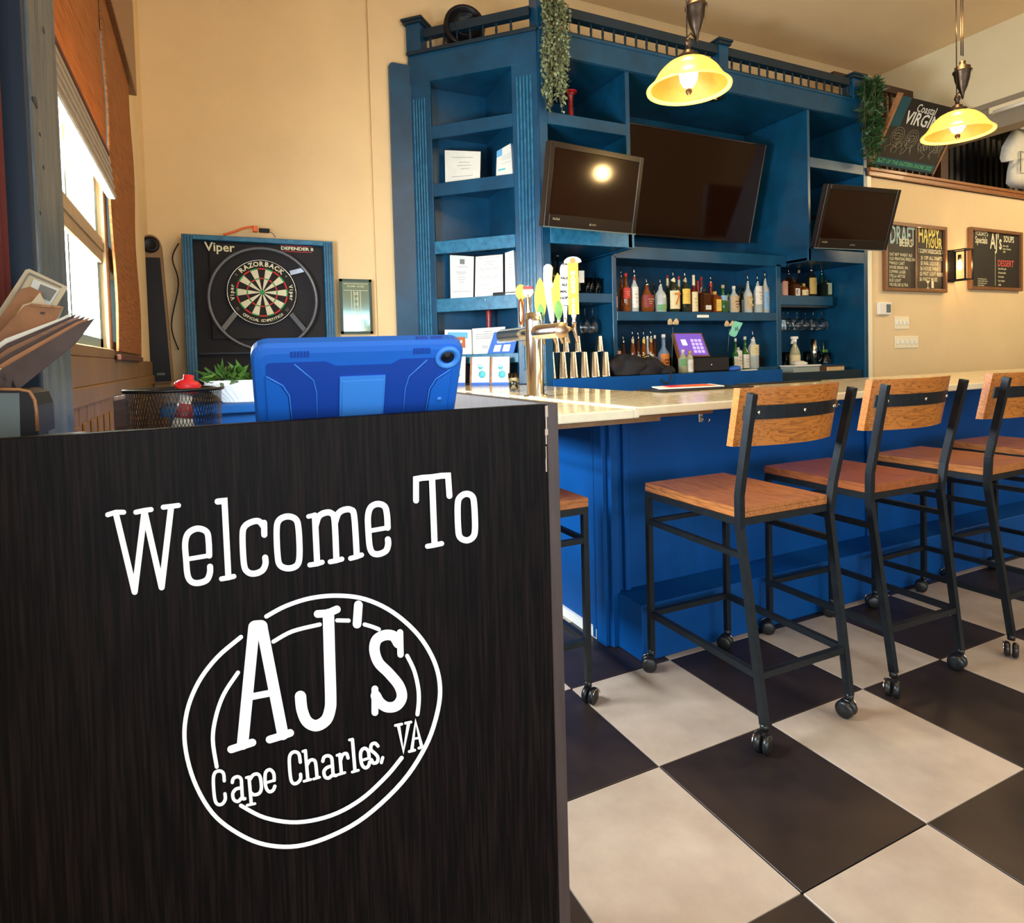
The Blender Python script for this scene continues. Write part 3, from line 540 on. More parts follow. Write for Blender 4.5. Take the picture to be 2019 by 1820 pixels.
foot = [(P1.x, P1.y), (P2.x, P2.y), (2.15, 4.84), (1.63, 4.84)]
for i, (z0, z1) in enumerate(zsh):
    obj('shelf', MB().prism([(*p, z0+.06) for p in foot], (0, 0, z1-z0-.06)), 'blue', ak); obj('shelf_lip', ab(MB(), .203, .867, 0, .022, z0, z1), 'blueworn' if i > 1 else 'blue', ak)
obj('top_panel', MB().prism([(*p, 3.45) for p in foot], (0, 0, .02)), 'blue', ak)
obj('back_panel', MB().box((1.52, 4.84, 1.1), (2.16, 4.862, 3.66)), 'blue', ak)
obj('side_panel', MB().prism([(P2.x, P2.y, 1.1), (P2.x+.02, P2.y+.02, 1.1), (2.17, 4.84, 1.1), (2.15, 4.84, 1.1)], (0, 0, 2.5)), 'blue', ak)
obj('side_panel', MB().prism([(P1.x, P1.y, 1.1), (P1.x, 4.84, 1.1), (P1.x-.02, 4.84, 1.1), (P1.x-.02, P1.y+.02, 1.1)], (0, 0, 2.5)), 'bluedk', ak)
# flat wing board between bookcase and wall, rounded at the top
q0, q1, q2 = onY(765, 124, 4.855), onY(782.5, 663, 4.855), onY(806, 130, 4.855)
pts = [(q0.x, 4.83, 0), (1.56, 4.83, 0), (1.56, 4.83, q0.z)] + [(q0.x+.035-.035*math.sin(a), 4.83, q0.z-.035+.035*math.cos(a)) for a in [0, .4, .8, 1.2, 1.57]]
obj('wing_board', MB().prism(pts, (0, .03, 0)), 'blue', ak)
o = obj('top_rail', MB().bar(A(.06, .05, 3.835), A(.93, .05, 3.835), .06, .065), 'bluedk', ak); obj('bottom_rail', MB().bar(A(.06, .05, 3.70), A(.93, .05, 3.70), .05, .02), 'bluedk', ak)
for px in (848.5, 875, 901, 927, 953, 979, 1008):
    q = onP(px, 75, A(0, .05, 0), NI); b0 = MB().lathe([(.008, -.065), (.012, -.05), (.008, -.03), (.011, 0), (.008, .03), (.012, .05), (.008, .065)], (q.x, q.y, 3.755), 8); obj('baluster', b0, 'bluedk', ak)
np_ = obj('newel_post', ab(MB(), .93, 1.05, -.02, .10, 3.68, 3.90), 'blue', ak); obj('post_cap', ab(ab(MB(), .91, 1.07, -.04, .12, 3.90, 3.92), .90, 1.08, -.05, .13, 3.92, 3.94, .005), 'bluedk', np_)
# black fan / drum on top behind the rail
q = onY(915, 70, 4.62); f_ = thing('drum_fan', 'round black fan standing on top of the bookcase behind its rail', 'fan', (q.x, q.y, 3.69))
obj('drum', MB().lathe([(0, -.07), (.15, -.07), (.16, -.055), (.16, .05), (.15, .065), (.13, .065), (.13, .02), (0, .02)], (q.x, q.y, 3.855), 28, (-.25, -.97, 0)), 'black', f_); obj('grille', MB().tube([Vector((q.x, q.y, 3.855))+Vector((.97*math.cos(a)*.08, -.25*math.cos(a)*.08, math.sin(a)*.08))+Vector((-.25, -.97, 0))*.067 for a in [2*math.pi*i/20 for i in range(20)]], .004, 5, True), 'steel', f_)
# ================================================================== TELEVISIONS
def rot(yaw, tilt, roll): return Matrix.Rotation(yaw, 4, 'Z') @ Matrix.Rotation(tilt, 4, 'X') @ Matrix.Rotation(roll, 4, 'Y')
def tv(label, c, yaw, tilt, roll, w, h, arm_to, big=False):
    t = thing('television', label, 'television', c); Rm = Matrix.Translation(c) @ rot(yaw, tilt, roll)
    def P(x, d, z): return Rm @ Vector((x, d, z))
    def bx(mb, x0, x1, d0, d1, z0, z1, bev=.003): return mb.hexa([P(x0, d0, z0), P(x1, d0, z0), P(x1, d1, z0), P(x0, d1, z0), P(x0, d0, z1), P(x1, d0, z1), P(x1, d1, z1), P(x0, d1, z1)], bev)
    b = .016 if big else .04; bb_ = .022 if big else .085
    obj('housing', bx(MB(), -w/2, w/2, .004, .05, -h/2, h/2, .006), 'bezel', t)
    fr = MB(); bx(fr, -w/2, -w/2+b, -.006, .006, -h/2, h/2); bx(fr, w/2-b, w/2, -.006, .006, -h/2, h/2); bx(fr, -w/2+b, w/2-b, -.006, .006, h/2-b, h/2); bx(fr, -w/2+b, w/2-b, -.006, .006, -h/2, -h/2+bb_); fo = obj('bezel', fr, 'bezel', t)
    obj('screen', bx(MB(), -w/2+b, w/2-b, .001, .005, -h/2+bb_, h/2-b, 0), 'screen', t)
    if not big:
        e = Rm.to_3x3(); obj('bezel_lettering', MB().text('SILVERLINE' if False else 'Hi-Def', P(-w/2+.10, -.0065, -h/2+.055), e @ Vector((1, 0, 0)), e @ Vector((0, 0, 1)), .022, bold=.0004), 'chalkd', fo)
        obj('badge', bx(MB(), -.03, .03, -.008, -.006, -h/2+.03, -h/2+.045, .001), 'chrome', fo); obj('lower_edge', bx(MB(), -w/2, w/2, -.010, .004, -h/2-.004, -h/2+.004, 0), 'grey', fo)
    arm = MB(); a = P(0, .05, 0); obj('mount_arm', arm.bar(a, arm_to, .05, .03), 'steel', t); obj('mount_plate', bx(MB(), -.12, .12, .05, .075, -.1, .1), 'steel', t)
    return t
tv('flat television on left bay of the back bar, tilted down', Vector((2.494, 3.757, 2.453)), .182, .22, -.032, .88, .546, (2.6, 4.85, 2.7))
tv('largest flat television, filling the back bar niche and reflecting the pendant', Vector((4.065, 4.514, 2.807)), 0, .25, 0, 1.60, .92, (4.06, 4.85, 2.8), True)
tv('flat television on right bay of the back bar, tilted down toward the chalkboards', Vector((5.307, 3.788, 2.463)), -.082, .298, -.007, .88, .546, (5.4, 4.85, 2.7))
# ================================================================== PENDANT LAMPS
def pendant(label, px, py, rim, D=.39, tiltx=0):
    q = onY(px, py, 2.4); c = Vector((q.x, q.y, q.z)); r = D/2
    t = thing('pendant_lamp', label, 'lamp', (c.x, c.y, ZC), 0, 'pendant lamps over the bar')
    prof = [(.048, .128), (.075, .123), (.102, .110), (.124, .092), (.140, .076), (.148, .066), (.156, .052), (.172, .028), (.190, .010), (.200, .002), (.206, -.004), (.204, -.012), (.198, -.012), (.184, -.001), (.168, .022), (.151, .047), (.143, .061), (.135, .071), (.119, .086), (.098, .103), (.07, .116), (.045, .121)]
    prof = [(a*r/.2, z) for a, z in prof]
    sh = obj('lamp_shade', MB().lathe(prof[:14], c, 44, cap=False), 'shade', t); obj('shade_lining', MB().lathe(prof[13:], c, 44, cap=False), 'shadein', sh)
    obj('fitter', MB().lathe([(.047, .126), (.053, .130), (.053, .146), (.030, .154), (.028, .168), (.012, .176), (.012, .20), (.018, .206), (.018, .22), (.008, .232), (0, .232)], c, 20), 'bronze', t)
    ic = obj('inner_globe', MB().lathe([(.03, .13), (.042, .11), (.046, .07), (.040, .03), (.026, .004), (0, -.004)], c, 20), 'bulb', t)
    obj('finial', MB().lathe([(.004, -.004), (.013, -.010), (.016, -.022), (.011, -.032), (.005, -.037), (0, -.044)], c, 14), 'bronze', ic)
    w = c+Vector((.055, 0, .262))
    obj('counterweight', MB().lathe([(0, -.045), (.006, -.04), (.009, -.02), (.014, 0), (.028, .03), (.042, .075), (.047, .11), (.054, .122), (.054, .132), (.042, .138), (.044, .155), (.028, .162), (.016, .175), (.018, .19), (.006, .198), (0, .2)], w, 22), 'bronze', t)
    obj('link_bar', MB().tube([c+Vector((-.02, 0, .225)), c+Vector((.02, 0, .26)), w+Vector((0, 0, -.03))], .004, 6), 'bronze', t)
    for dx, z in ((-.004, .23), (.045, .49), (.066, .49)):
        obj('suspension_cord', MB().tube([c+Vector((dx, .003, z)), Vector((c.x+dx, c.y+.003, ZC-.03))], .0035, 6), 'bronze', t)
    obj('ceiling_canopy', MB().lathe([(.07, 0), (.068, -.02), (.03, -.035), (0, -.04)], (c.x+.03, c.y, ZC), 20), 'bronze', t)
    point('bulb_light', (c.x, c.y, c.z-.17), 22, (1, .64, .26), .07); point('uplight_fill', (c.x, c.y, c.z+.62), 18, (1, .68, .32), .08)  # upper point is an added fill for the ceiling, no bulb sits there
pendant('lit amber glass pendant lamp nearer the camera, above the niche television', 1358, 172, 0)
pendant('lit amber glass pendant lamp near the right edge, over the bar by the chalkboards', 1888, 262, 0)
# ================================================================== DARTBOARD CORNER
X3, Z3 = Vector((1, 0, 0)), Vector((0, 0, 1))
DY = 4.86
dc = thing('dartboard_cabinet', 'blue framed black dartboard cabinet hung on the cream wall', 'dartboard', (.38, DY, 1.1))
a, b_, c_lo, d_lo = onY(357, 462, 4.80), onY(655, 476, 4.80), onY(372, 755, 4.80), onY(665, 690, 4.80)
x0, x1, z1, z0 = a.x, b_.x, (a.z+b_.z)/2, 1.12; fw = .066
obj('back_board', MB().box((x0+.02, 4.835, z0), (x1-.02, DY, z1-.02)), 'blackm', dc)
for n_, p, q in (('frame_stile', (x0, z0), (x0+fw, z1)), ('frame_stile', (x1-fw, z0), (x1, z1)), ('frame_rail', (x0+fw, z1-.035), (x1-fw, z1)), ('frame_rail', (x0+fw, z0), (x1-fw, z0+.05))):
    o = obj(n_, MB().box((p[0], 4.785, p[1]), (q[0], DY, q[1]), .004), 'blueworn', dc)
    if n_ == 'frame_stile':
        for k in range(3): obj('bead', MB().box((p[0]+.012+.018*k, 4.781, z0+.01), (p[0]+.020+.018*k, 4.786, z1-.01), .0015), 'blue', o)
obj('surround', MB().box((onY(418, 500, 4.82).x-.02, 4.815, 1.48), (onY(637, 500, 4.82).x, 4.836, z1-.045), .003), 'blackm', dc)
c = onY(517, 577, 4.79); cy_ = 4.79
ba = MB(); bz = onY(440, 695, 4.83).z; obj('dart_tray', MB().box((x0+fw+.01, 4.80, bz-.012), (x1-fw-.01, 4.835, bz)), 'black', dc)
rr = (onY(625, 577, 4.76).x - onY(413, 577, 4.76).x)/2; rc = onY(521, 590, 4.76)
obj('light_ring', MB().tube([Vector((rc.x+rr*math.cos(t), 4.75, rc.z+rr*math.sin(t))) for t in [2*math.pi*i/48 for i in range(48)]], .012, 8, True), 'ring', dc)
for an in (38, -40, 218): 
    s_, e_ = math.radians(an), 0
    obj('ring_arm', MB().bar((rc.x+.232*math.cos(s_), 4.785, c.z+.232*math.sin(s_)), (rc.x+rr*math.cos(s_), 4.755, rc.z+rr*math.sin(s_)), .032, .008, (0, 1, 0)), 'ring', dc)
db = thing('dartboard', 'round red, green, cream and black dartboard in the middle of the black cabinet', 'dartboard', (c.x, cy_, c.z)); R0 = .2285
def disc(r, y0, y1, seg=48, r0=0): return MB().lathe([(r0, y0), (r, y0), (r, y1), (r0, y1)] if r0 else [(0, y0), (r, y0), (r, y1), (0, y1)], (c.x, cy_, c.z), seg, (0, -1, 0), smooth=False, cap=False)
obj('board_body', disc(R0, -.03, .008), 'dart_bk', db)
obj('rim_wire', MB().tube([Vector((c.x+R0*.99*math.cos(t), cy_-.010, c.z+R0*.99*math.sin(t))) for t in [2*math.pi*i/48 for i in range(48)]], .003, 6, True), 'chrome', db)
def sector(r0, r1, a0, a1, y, n=4):
    m = MB()
    for i in range(n):
        t0, t1 = a0+(a1-a0)*i/n, a0+(a1-a0)*(i+1)/n
        pts = [(c.x+r*math.sin(t), cy_-y, c.z+r*math.cos(t)) for r, t in ((r0, t0), (r1, t0), (r1, t1), (r0, t1))]; m.prism(pts, (0, .004, 0))
    return m
for i in range(20):
    g = .006; a0, a1 = math.radians(18*i-9)+g, math.radians(18*i+9)-g
    s = obj('segment', sector(.016, .1655, a0, a1, .012), 'dart_bk' if i % 2 == 0 else 'dart_cr', db)
    for r0, r1 in ((.094, .102), (.161, .170)): obj('scoring_band', sector(r0, r1, a0, a1, .0135, 3), 'dart_rd' if i % 2 == 0 else 'dart_gr', s)
obj('bullseye', MB().lathe([(0, .008), (.015, .008), (.015, .015), (0, .015)], (c.x, cy_, c.z), 20, (0, -1, 0), cap=False), 'dart_gr', db)
nm = MB()
def arc_text(mb, s, r, mid, size, step, up=1):
    n = len(s)
    for i, ch_ in enumerate(s):
        t = math.radians(mid + up*step*(i-(n-1)/2)); rad = Vector((math.sin(t), 0, math.cos(t))); tan = Vector((math.cos(t), 0, -math.sin(t)))
        if ch_ != ' ': mb.text(ch_, Vector((c.x, cy_-.0095, c.z))+rad*r, tan*up, rad*up, size, bold=size*.03)
arc_text(nm, 'RAZORBACK', .198, 0, .046, 10.2); arc_text(nm, 'Viper', .196, -90, .036, 6.5, 1); arc_text(nm, 'Viper', .196, 90, .036, 6.5); arc_text(nm, 'OFFICIAL COMPETITION', .199, 180, .026, 4.0, -1)
obj('ring_lettering', nm, 'chalkw', db)
nr = MB()
for i, v in enumerate((20, 1, 18, 4, 13, 6, 10, 15, 2, 17, 3, 19, 7, 16, 8, 11, 14, 9, 12, 5)):
    t = math.radians(18*i)
    if i in (2, 3, 7, 8, 12, 13, 17): nr.text(str(v), (c.x+.2*math.sin(t), cy_-.0098, c.z+.2*math.cos(t)), (math.cos(t), 0, -math.sin(t)), (math.sin(t), 0, math.cos(t)), .03)
obj('number', nr, 'ink', db)
q = onY(433, 488, 4.813); lt = MB().text('Viper', q, X3, Z3, .085, bold=.0015); obj('maker_lettering', lt, 'chalkw', dc)
q = onY(586, 491, 4.813); obj('model_lettering', MB().text('DEFENDER II', q, X3, Z3, .032, bold=.001, sx=1.25), 'chalkw', dc)
obj('model_lines', MB().box((q.x-.115, 4.812, q.z+.019), (q.x+.1, 4.8135, q.z+.022)).box((q.x-.115, 4.812, q.z-.022), (q.x+.1, 4.8135, q.z-.019)), 'red', dc)
# cord and clip on top of the cabinet
p = [onY(x, y, 4.82) for x, y in ((440, 463), (462, 457), (480, 450), (500, 447))]
ec = thing('extension_cord', 'orange cord and black plug lying on top of the dartboard cabinet', 'cord', p[0])
obj('cord', MB().tube(sm(p, 4), .008, 8), 'org', ec)
q = onY(503, 452, 4.82); obj('socket', MB().box((q.x-.016, 4.80, q.z-.02), (q.x+.016, 4.84, q.z+.02), .004), 'org', ec)
q = onY(521, 455, 4.82); obj('plug', MB().box((q.x-.035, 4.80, q.z-.014), (q.x+.035, 4.835, q.z+.014), .005), 'black', ec)
obj('lead', MB().tube(sm([onY(531, 457, 4.82), onY(538, 461, 4.82), onY(543, 468, 4.83)], 4), .003, 6), 'ring', ec)
# scoreboard
x0, x1, z0, z1 = onY(668, 552, 4.865).x, onY(731, 549, 4.865).x, onY(672, 659, 4.865).z, onY(700, 551, 4.865).z
sb = thing('scoreboard', 'small green framed glossy dart scoreboard on the wall right of the dartboard', 'scoreboard', (x0, 4.865, z0))
obj('board', MB().box((x0, 4.852, z0), (x1, 4.868, z1)), 'mirror', sb)
fr = MB()
for a_, b2 in (((x0, z0), (x0+.02, z1)), ((x1-.02, z0), (x1, z1)), ((x0, z0), (x1, z0+.02)), ((x0, z1-.02), (x1, z1))): fr.box((a_[0], 4.846, a_[1]), (b2[0], 4.853, b2[1]))
obj('frame', fr, 'grnframe', sb); gm = MB()
for xx in (.36, .44, .56, .64): gm.box((x0+(x1-x0)*xx-.0015, 4.8505, z0+.05), (x0+(x1-x0)*xx+.0015, 4.8525, z1-.09))
for zz in (z0+.035, z1-.035, z1-.085): gm.box((x0+.03, 4.8505, zz-.0012), (x1-.03, 4.8525, zz+.0012))
for i, v in enumerate(('20', '19', '18', '17', '16', '15', 'B')): gm.text(v, ((x0+x1)/2, 4.852, z1-.11-.04*i), X3, Z3, .03)
gm.text('PLAYER  SCORE', ((x0+x1)/2, 4.852, z1-.055), X3, Z3, .018); obj('grid_print', gm, 'chalkw', sb)
# tower speaker against the wall in the corner
a, b_, c1, d1 = onY(275, 485, 4.62), onY(318, 485, 4.62), onY(297, 756, 4.62), onY(342, 756, 4.62)
def towerpts(ins, y):
    w0 = .125-ins; xb, xt = (c1.x+d1.x)/2, (a.x+b_.x)/2
    zb, zt_ = c1.z, a.z; w1 = (b_.x-a.x)/2-ins; w2 = (d1.x-c1.x)/2-ins; P_ = [(xb-w2, y, zb+ins), (xb+w2, y, zb+ins), (xt+w1, y, zt_)]
    P_ += [(xt+w1*math.cos(t), y, zt_+w1*1.25*math.sin(t)) for t in [math.pi*k/12 for k in range(1, 12)]] + [(xt-w1, y, zt_)]; return P_
sp = thing('tower_speaker', 'tall slim black tower speaker with round top in the left corner', 'speaker', (c1.x+.06, 4.66, 0))
obj('body', MB().prism(towerpts(0, 4.62), (0, .11, 0)).box((c1.x+.02, 4.64, 0), (d1.x-.02, 4.72, c1.z)), 'bead', sp); obj('grille', MB().prism([p for p in towerpts(.010, 4.612) if p[2] < a.z-.01] + [((a.x+b_.x)/2+s_*((b_.x-a.x)/2-.010), 4.612, a.z-.07) for s_ in (1, -1)], (0, .01, 0)), 'black', sp)
obj('tweeter', MB().lathe([(0, 0), (.045, 0), (.052, .008), (.052, .014), (.03, .014), (.02, .008), (0, .012)], ((a.x+b_.x)/2, 4.62, a.z+.01), 24, (0, -1, 0)), 'black', sp)
obj('badge', MB().box((d1.x-.09, 4.610, c1.z+.05), (d1.x-.045, 4.6125, c1.z+.065)), 'grey', sp)
cbm = MB().tube(sm([onY(352, 480, 4.84), onY(340, 510, 4.84), onY(352, 560, 4.84), onY(338, 640, 4.84), onY(352, 690, 4.84)], 5), .005, 6)
obj('cable', cbm, 'black', dc)
# ---- blue partition with planter
pw = thing('half_wall_table', 'blue painted table under the dartboard holding the white planter', 'table', (.4, 3.7, 0))
z_ = onY(460, 797, 3.5).z
obj('table_top', MB().box((-.22, 3.48, z_-.045), (1.0, 3.9, z_), .006), 'bluebar', pw); obj('front_panel', MB().box((-.18, 3.53, 0), (.96, 3.57, z_-.045), .003), 'bluebar', pw); obj('side_panel', MB().box((.92, 3.57, 0), (.96, 3.86, z_-.045)), 'bluebar', pw); obj('side_panel', MB().box((-.18, 3.57, 0), (-.14, 3.86, z_-.045)), 'bluebar', pw)
q = onY(402, 752, 3.6); q2 = onY(440, 790, 3.6)
px0 = q.x; pw_ = .50; pcx = px0+pw_/2; hz = q.z-z_
pt = thing('planter', 'white ribbed ceramic planter of green plants on the blue table', 'planter', (pcx, 3.66, z_))
prof = [(.60, 0), (.66, .004), (.70, .02), (.80, hz*.35), (.93, hz*.62), (1.0, hz*.78), (1.0, hz), (.96, hz), (.93, hz*.85)]
pm = MB(); rings = []; SEG = 72
for rr_, zz in prof: rings.append([pm.b.verts.new((pcx+pw_/2*rr_*math.cos(t)*(1-.025*(k % 2)*(zz < hz*.75)), 3.66+.10*rr_*math.sin(t)*(1-.04*(k % 2)*(zz < hz*.75)), z_+zz)) for k, t in enumerate([2*math.pi*i/SEG for i in range(SEG)])])
for A_, B_ in zip(rings, rings[1:]):
    for k in range(SEG): pm.b.faces.new((A_[k], A_[(k+1) % SEG], B_[(k+1) % SEG], B_[k]))
pm.b.faces.new(rings[0][::-1]); pm.b.faces.new(rings[-1]); obj('pot', pm, 'ceramic', pt)
def leaves(mb, c, rx, ry, h, n, L, wd, droop=.3, rnd=random):
    for i in range(n):
        a = rnd.uniform(0, 6.28); r = math.sqrt(rnd.random()); b0 = Vector(c)+Vector((rx*r*math.cos(a), ry*r*math.sin(a), rnd.uniform(0, h)))
        d = Vector((math.cos(a)+rnd.uniform(-.6, .6), math.sin(a)+rnd.uniform(-.6, .6), rnd.uniform(-droop, 1))).normalized(); s = d.cross(Vector((rnd.random(), rnd.random(), rnd.random()))).normalized()
        l = L*rnd.uniform(.6, 1.2); w = wd*rnd.uniform(.7, 1.2); up = d.cross(s)*l*.12
        pts = [b0, b0+d*l*.45+s*w+up, b0+d*l, b0+d*l*.45-s*w+up]; v = [mb.b.verts.new(p) for p in pts]; mid = mb.b.verts.new(b0+d*l*.5)
        for t in ((0, 1), (1, 2), (2, 3), (3, 0)):
            try: mb.b.faces.new((v[t[0]], v[t[1]], mid))
            except ValueError: pass
for k, (dx, n) in enumerate(((-.14, 60), (-.03, 60), (.10, 60), (.18, 40))):
    m = MB(); leaves(m, (pcx+dx, 3.66, z_+hz*.85), .07, .05, .06, n, .10, .014, .2); obj('leaves', m, 'green', pt, kind='stuff')
# ================================================================== THINGS ON THE HOST STAND
WS = 1.095
bq = thing('mesh_basket', 'round black wire mesh basket holding the hot sauce bottle, on the host stand', 'basket', (-.047, 1.08, WS)); bc = Vector((-.047, 1.08, WS)); hb = onY(343, 768, 1.08).z-WS; rb = .064
wm = MB(); NS, NZ = 84, 20
def bp2(i, j): t = 2*math.pi*i/NS; r = rb*(.93+.07*j/NZ); return bc+Vector((r*math.cos(t), r*math.sin(t), .003+(hb-.006)*j/NZ))
for j in range(NZ):
    for i in range(NS):
        for di in (-1, 1):
            p, q = bp2(i+.5*(j % 2), j), bp2(i+.5*(j % 2)+.5*di, j+1); n_ = Vector((p.x-bc.x, p.y-bc.y, 0)).normalized(); t_ = (q-p).normalized().cross(n_)*.00055
            wm.face([p-t_+n_*.0004, p+t_+n_*.0004, q+t_+n_*.0004, q-t_+n_*.0004])
obj('wire_mesh', wm, 'mesh', bq, kind='stuff')
obj('rim', MB().tube([bc+Vector((rb*1.03*math.cos(t), rb*1.03*math.sin(t), hb)) for t in [2*math.pi*i/40 for i in range(40)]], .0028, 8, True), 'mesh', bq)
obj('base', MB().lathe([(0, 0), (rb*.93, 0), (rb*.93, .003), (0, .003)], bc, 32), 'mesh', bq)
bh = setp(obj('beaded_bracelet', MB(), 'bronze'), 'string of brown wooden beads looped around the mesh basket', 'beads')
bpts = [bc+Vector(((rb+.006)*1.06*math.cos(t), (rb+.006)*math.sin(t), hb*.58-.012*math.sin(t)-.004*abs(math.cos(2*t)))) for t in [2*math.pi*i/52 for i in range(52)]]
bm_ = MB()
for i, p in enumerate(bpts):
    if not (33 <= i <= 44): bm_.lathe([(0, -.0042), (.0032, -.003), (.0042, 0), (.0032, .003), (0, .0042)], p, 8)
bpy.data.objects.remove(bh); bh = thing('beaded_string', 'string of brown beads looped around the mesh basket', 'beads', bc); obj('beads', bm_, 'bronze', bh, kind='stuff'); obj('string', MB().tube(bpts, .0008, 5, True), 'paper', bh)
hc = bc+Vector((-.006, -.012, .004))
hs_ = thing('sauce_bottle', 'hot sauce bottle with red cap standing inside the mesh basket', 'bottle', hc)
lean = Matrix.Translation(hc) @ Matrix.Rotation(.14, 4, 'Y')
def lz(mb, prof, seg=16): mb.lathe(prof, (0, 0, 0), seg); bmesh.ops.transform(mb.b, matrix=lean, verts=mb.b.verts); return mb
zc0 = onY(352, 765, 1.08).z-hc.z
obj('bottle_body', lz(MB(), [(0, 0), (.016, 0), (.017, .01), (.017, zc0-.07), (.014, zc0-.05), (.009, zc0-.035), (.008, zc0-.01), (0, zc0-.01)]), 'paper', hs_); obj('printed_band', lz(MB(), [(.0174, zc0-.135), (.0176, zc0-.132), (.0176, zc0-.092), (.0174, zc0-.089)]), 'red', hs_); obj('neck_band', lz(MB(), [(.0115, zc0-.046), (.0125, zc0-.040), (.0098, zc0-.022)]), 'dred', hs_)
cp_ = obj('cap', lz(MB(), [(.011, zc0-.006), (.0155, zc0-.004), (.0155, zc0+.010), (.011, zc0+.013), (.0075, zc0+.014), (.007, zc0+.021), (0, zc0+.022)], 20), 'red', hs_); obj('cap_ring', MB().tube([lean @ Vector((.0165*math.cos(t), .0165*math.sin(t), zc0+.002+.006*math.sin(t*1)+.004)) for t in [2*math.pi*i/20 for i in range(20)]], .0022, 6, True), 'red', hs_)
# tablet in rugged case (its back towards us)
TC = Vector((.191, .905, 1.277)) ; kk = (TC.y)/.879; TC = Vector((.191*kk, .905, 1.3+(1.275-1.3)*kk)); Rt = Matrix.Translation(TC) @ rot(-.103, .615, -.008); tw, th = .28*kk, .28*.446*kk
tb = thing('tablet', 'tablet computer in a bright blue rubber case, propped on the host stand', 'tablet', (TC.x, TC.y, WS)); HB = .185
def TP(x, d, z): return Rt @ Vector((x, d, z))
top, bot, hx = th/2, th/2-HB, tw/2
def rpoly(x0, x1, z0, z1, r, d, n=5):
    P_ = []
    for cx_, cz_, a0 in ((x1-r, z1-r, 0), (x0+r, z1-r, 90), (x0+r, z0+r, 180), (x1-r, z0+r, 270)):
        P_ += [TP(cx_+r*math.cos(math.radians(a0+90*k/n)), d, cz_+r*math.sin(math.radians(a0+90*k/n))) for k in range(n+1)]
    return P_
def loft(loops):
    m = MB(); R_ = [[m.b.verts.new(p) for p in L_] for L_ in loops]; n = len(R_[0])
    for A_, B_ in zip(R_, R_[1:]):
        for k in range(n): m.b.faces.new((A_[k], A_[(k+1) % n], B_[(k+1) % n], B_[k])).smooth = False
    m.b.faces.new(R_[0]); m.b.faces.new(R_[-1][::-1]); return m
obj('case_shell', loft([rpoly(-hx+.012, hx-.012, bot+.012, top-.012, .014, -.006), rpoly(-hx+.004, hx-.004, bot+.004, top-.004, .018, -.004), rpoly(-hx, hx, bot, top, .022, .002), rpoly(-hx, hx, bot, top, .022, .014), rpoly(-hx+.003, hx-.003, bot+.003, top-.003, .02, .018)]), 'tab', tb)
def plate(pts, d0, d1, m, name='back_plate', par=tb): return obj(name, MB().prism([TP(x, d0, z) for x, z in pts], Rt.to_3x3() @ Vector((0, d1-d0, 0))), m, par)
# dark recessed panel with chamfered top centre dip
z1_ = top-.026; zd = top-.034
plate([(-hx+.018, bot+.012), (hx-.018, bot+.012), (hx-.018, z1_-.03), (hx-.034, z1_-.006), (hx-.034, z1_), (.052, z1_), (.040, zd), (-.036, zd), (-.050, z1_), (-hx+.022, z1_), (-hx+.018, z1_-.004)], -.0070, -.004, 'tab2')
for sx in (-1, 1):
    plate([(sx*(hx-.017), bot+.012), (sx*(hx-.048), bot+.012), (sx*(hx-.044), z1_-.055), (sx*(hx-.036), z1_-.038), (sx*(hx-.017), z1_-.022)][::sx], -.0100, -.0065, 'tab', 'corner_grip')
    o = obj('accent_groove', MB().tube([TP(sx*(hx-.050), -.0085, bot+.012), TP(sx*(hx-.046), -.0085, z1_-.054), TP(sx*(hx-.038), -.0085, z1_-.036), TP(sx*(hx-.018), -.0085, z1_-.020)], .0010, 6), 'tab3', tb)
    obj('accent_groove', MB().tube([TP(sx*.062, -.0078, bot+.02), TP(sx*.062, -.0078, z1_-.052), TP(sx*.066, -.0078, z1_-.03), TP(sx*.090, -.0078, z1_-.002)], .0008, 6), 'tab3', tb)
    for k in range(6): obj('grip_rib', MB().hexa([TP(x, d, z) for z in (top-.018, top-.009) for x, d in ((sx*.082+.0042*k-.0125, -.0072), (sx*.082+.0042*k-.0100, -.0072), (sx*.082+.0042*k-.0100, -.0040), (sx*.082+.0042*k-.0125, -.0040))]), 'tab2', tb)
for k, xx in enumerate((hx-.062, hx-.040)): obj('side_button', MB().hexa([TP(x, d, z) for z in (top-.002, top+.0016) for x, d in ((xx-.008, .003), (xx+.008, .003), (xx+.008, .009), (xx-.008, .009))], .0008), 'tab2', tb)
cc = TP(hx-.024, -.006, top-.026); axn = Rt.to_3x3() @ Vector((0, -1, 0))
obj('camera_bezel', MB().lathe([(.0185, -.002), (.0185, .003), (.0150, .0042), (.0105, -.0005), (.0105, -.003)], cc, 24, axn, cap=False), 'tab3', tb); obj('camera_lens', MB().lathe([(.011, -.0015), (.0095, .0005), (.004, .001), (.0035, .0018), (0, .0018)], cc, 20, axn), 'black', tb)
kx0, kx1, kz1 = -.028, .030, th/2-.058
plate([(kx0-.003, bot+.015), (kx1+.002, bot+.015), (kx1+.002, kz1+.006), (kx0-.003, kz1+.006)], -.0095, -.0065, 'tab3', 'stand_hinge')
kick = MB(); p0 = [TP(kx0, -.010, kz1), TP(kx1, -.010, kz1)]; dwn = Vector((0, -.052, -(kz1-bot)*.62)); ko = Vector((0, .004, .001)); dn = (Rt.to_3x3() @ Vector((0, 0, -1)))*.095 + Vector((0, -.003, 0))
kick.hexa([p0[0]+dn, p0[1]+dn, p0[1]+dn+ko, p0[0]+dn+ko, p0[0], p0[1], p0[1]+ko, p0[0]+ko], .0008); obj('kickstand', kick, 'tab3', tb)
obj('screw', MB().lathe([(.004, 0), (.004, .0015), (0, .0015)], TP(hx-.030, -.0100, bot+.086), 12, axn), 'tab3', tb)
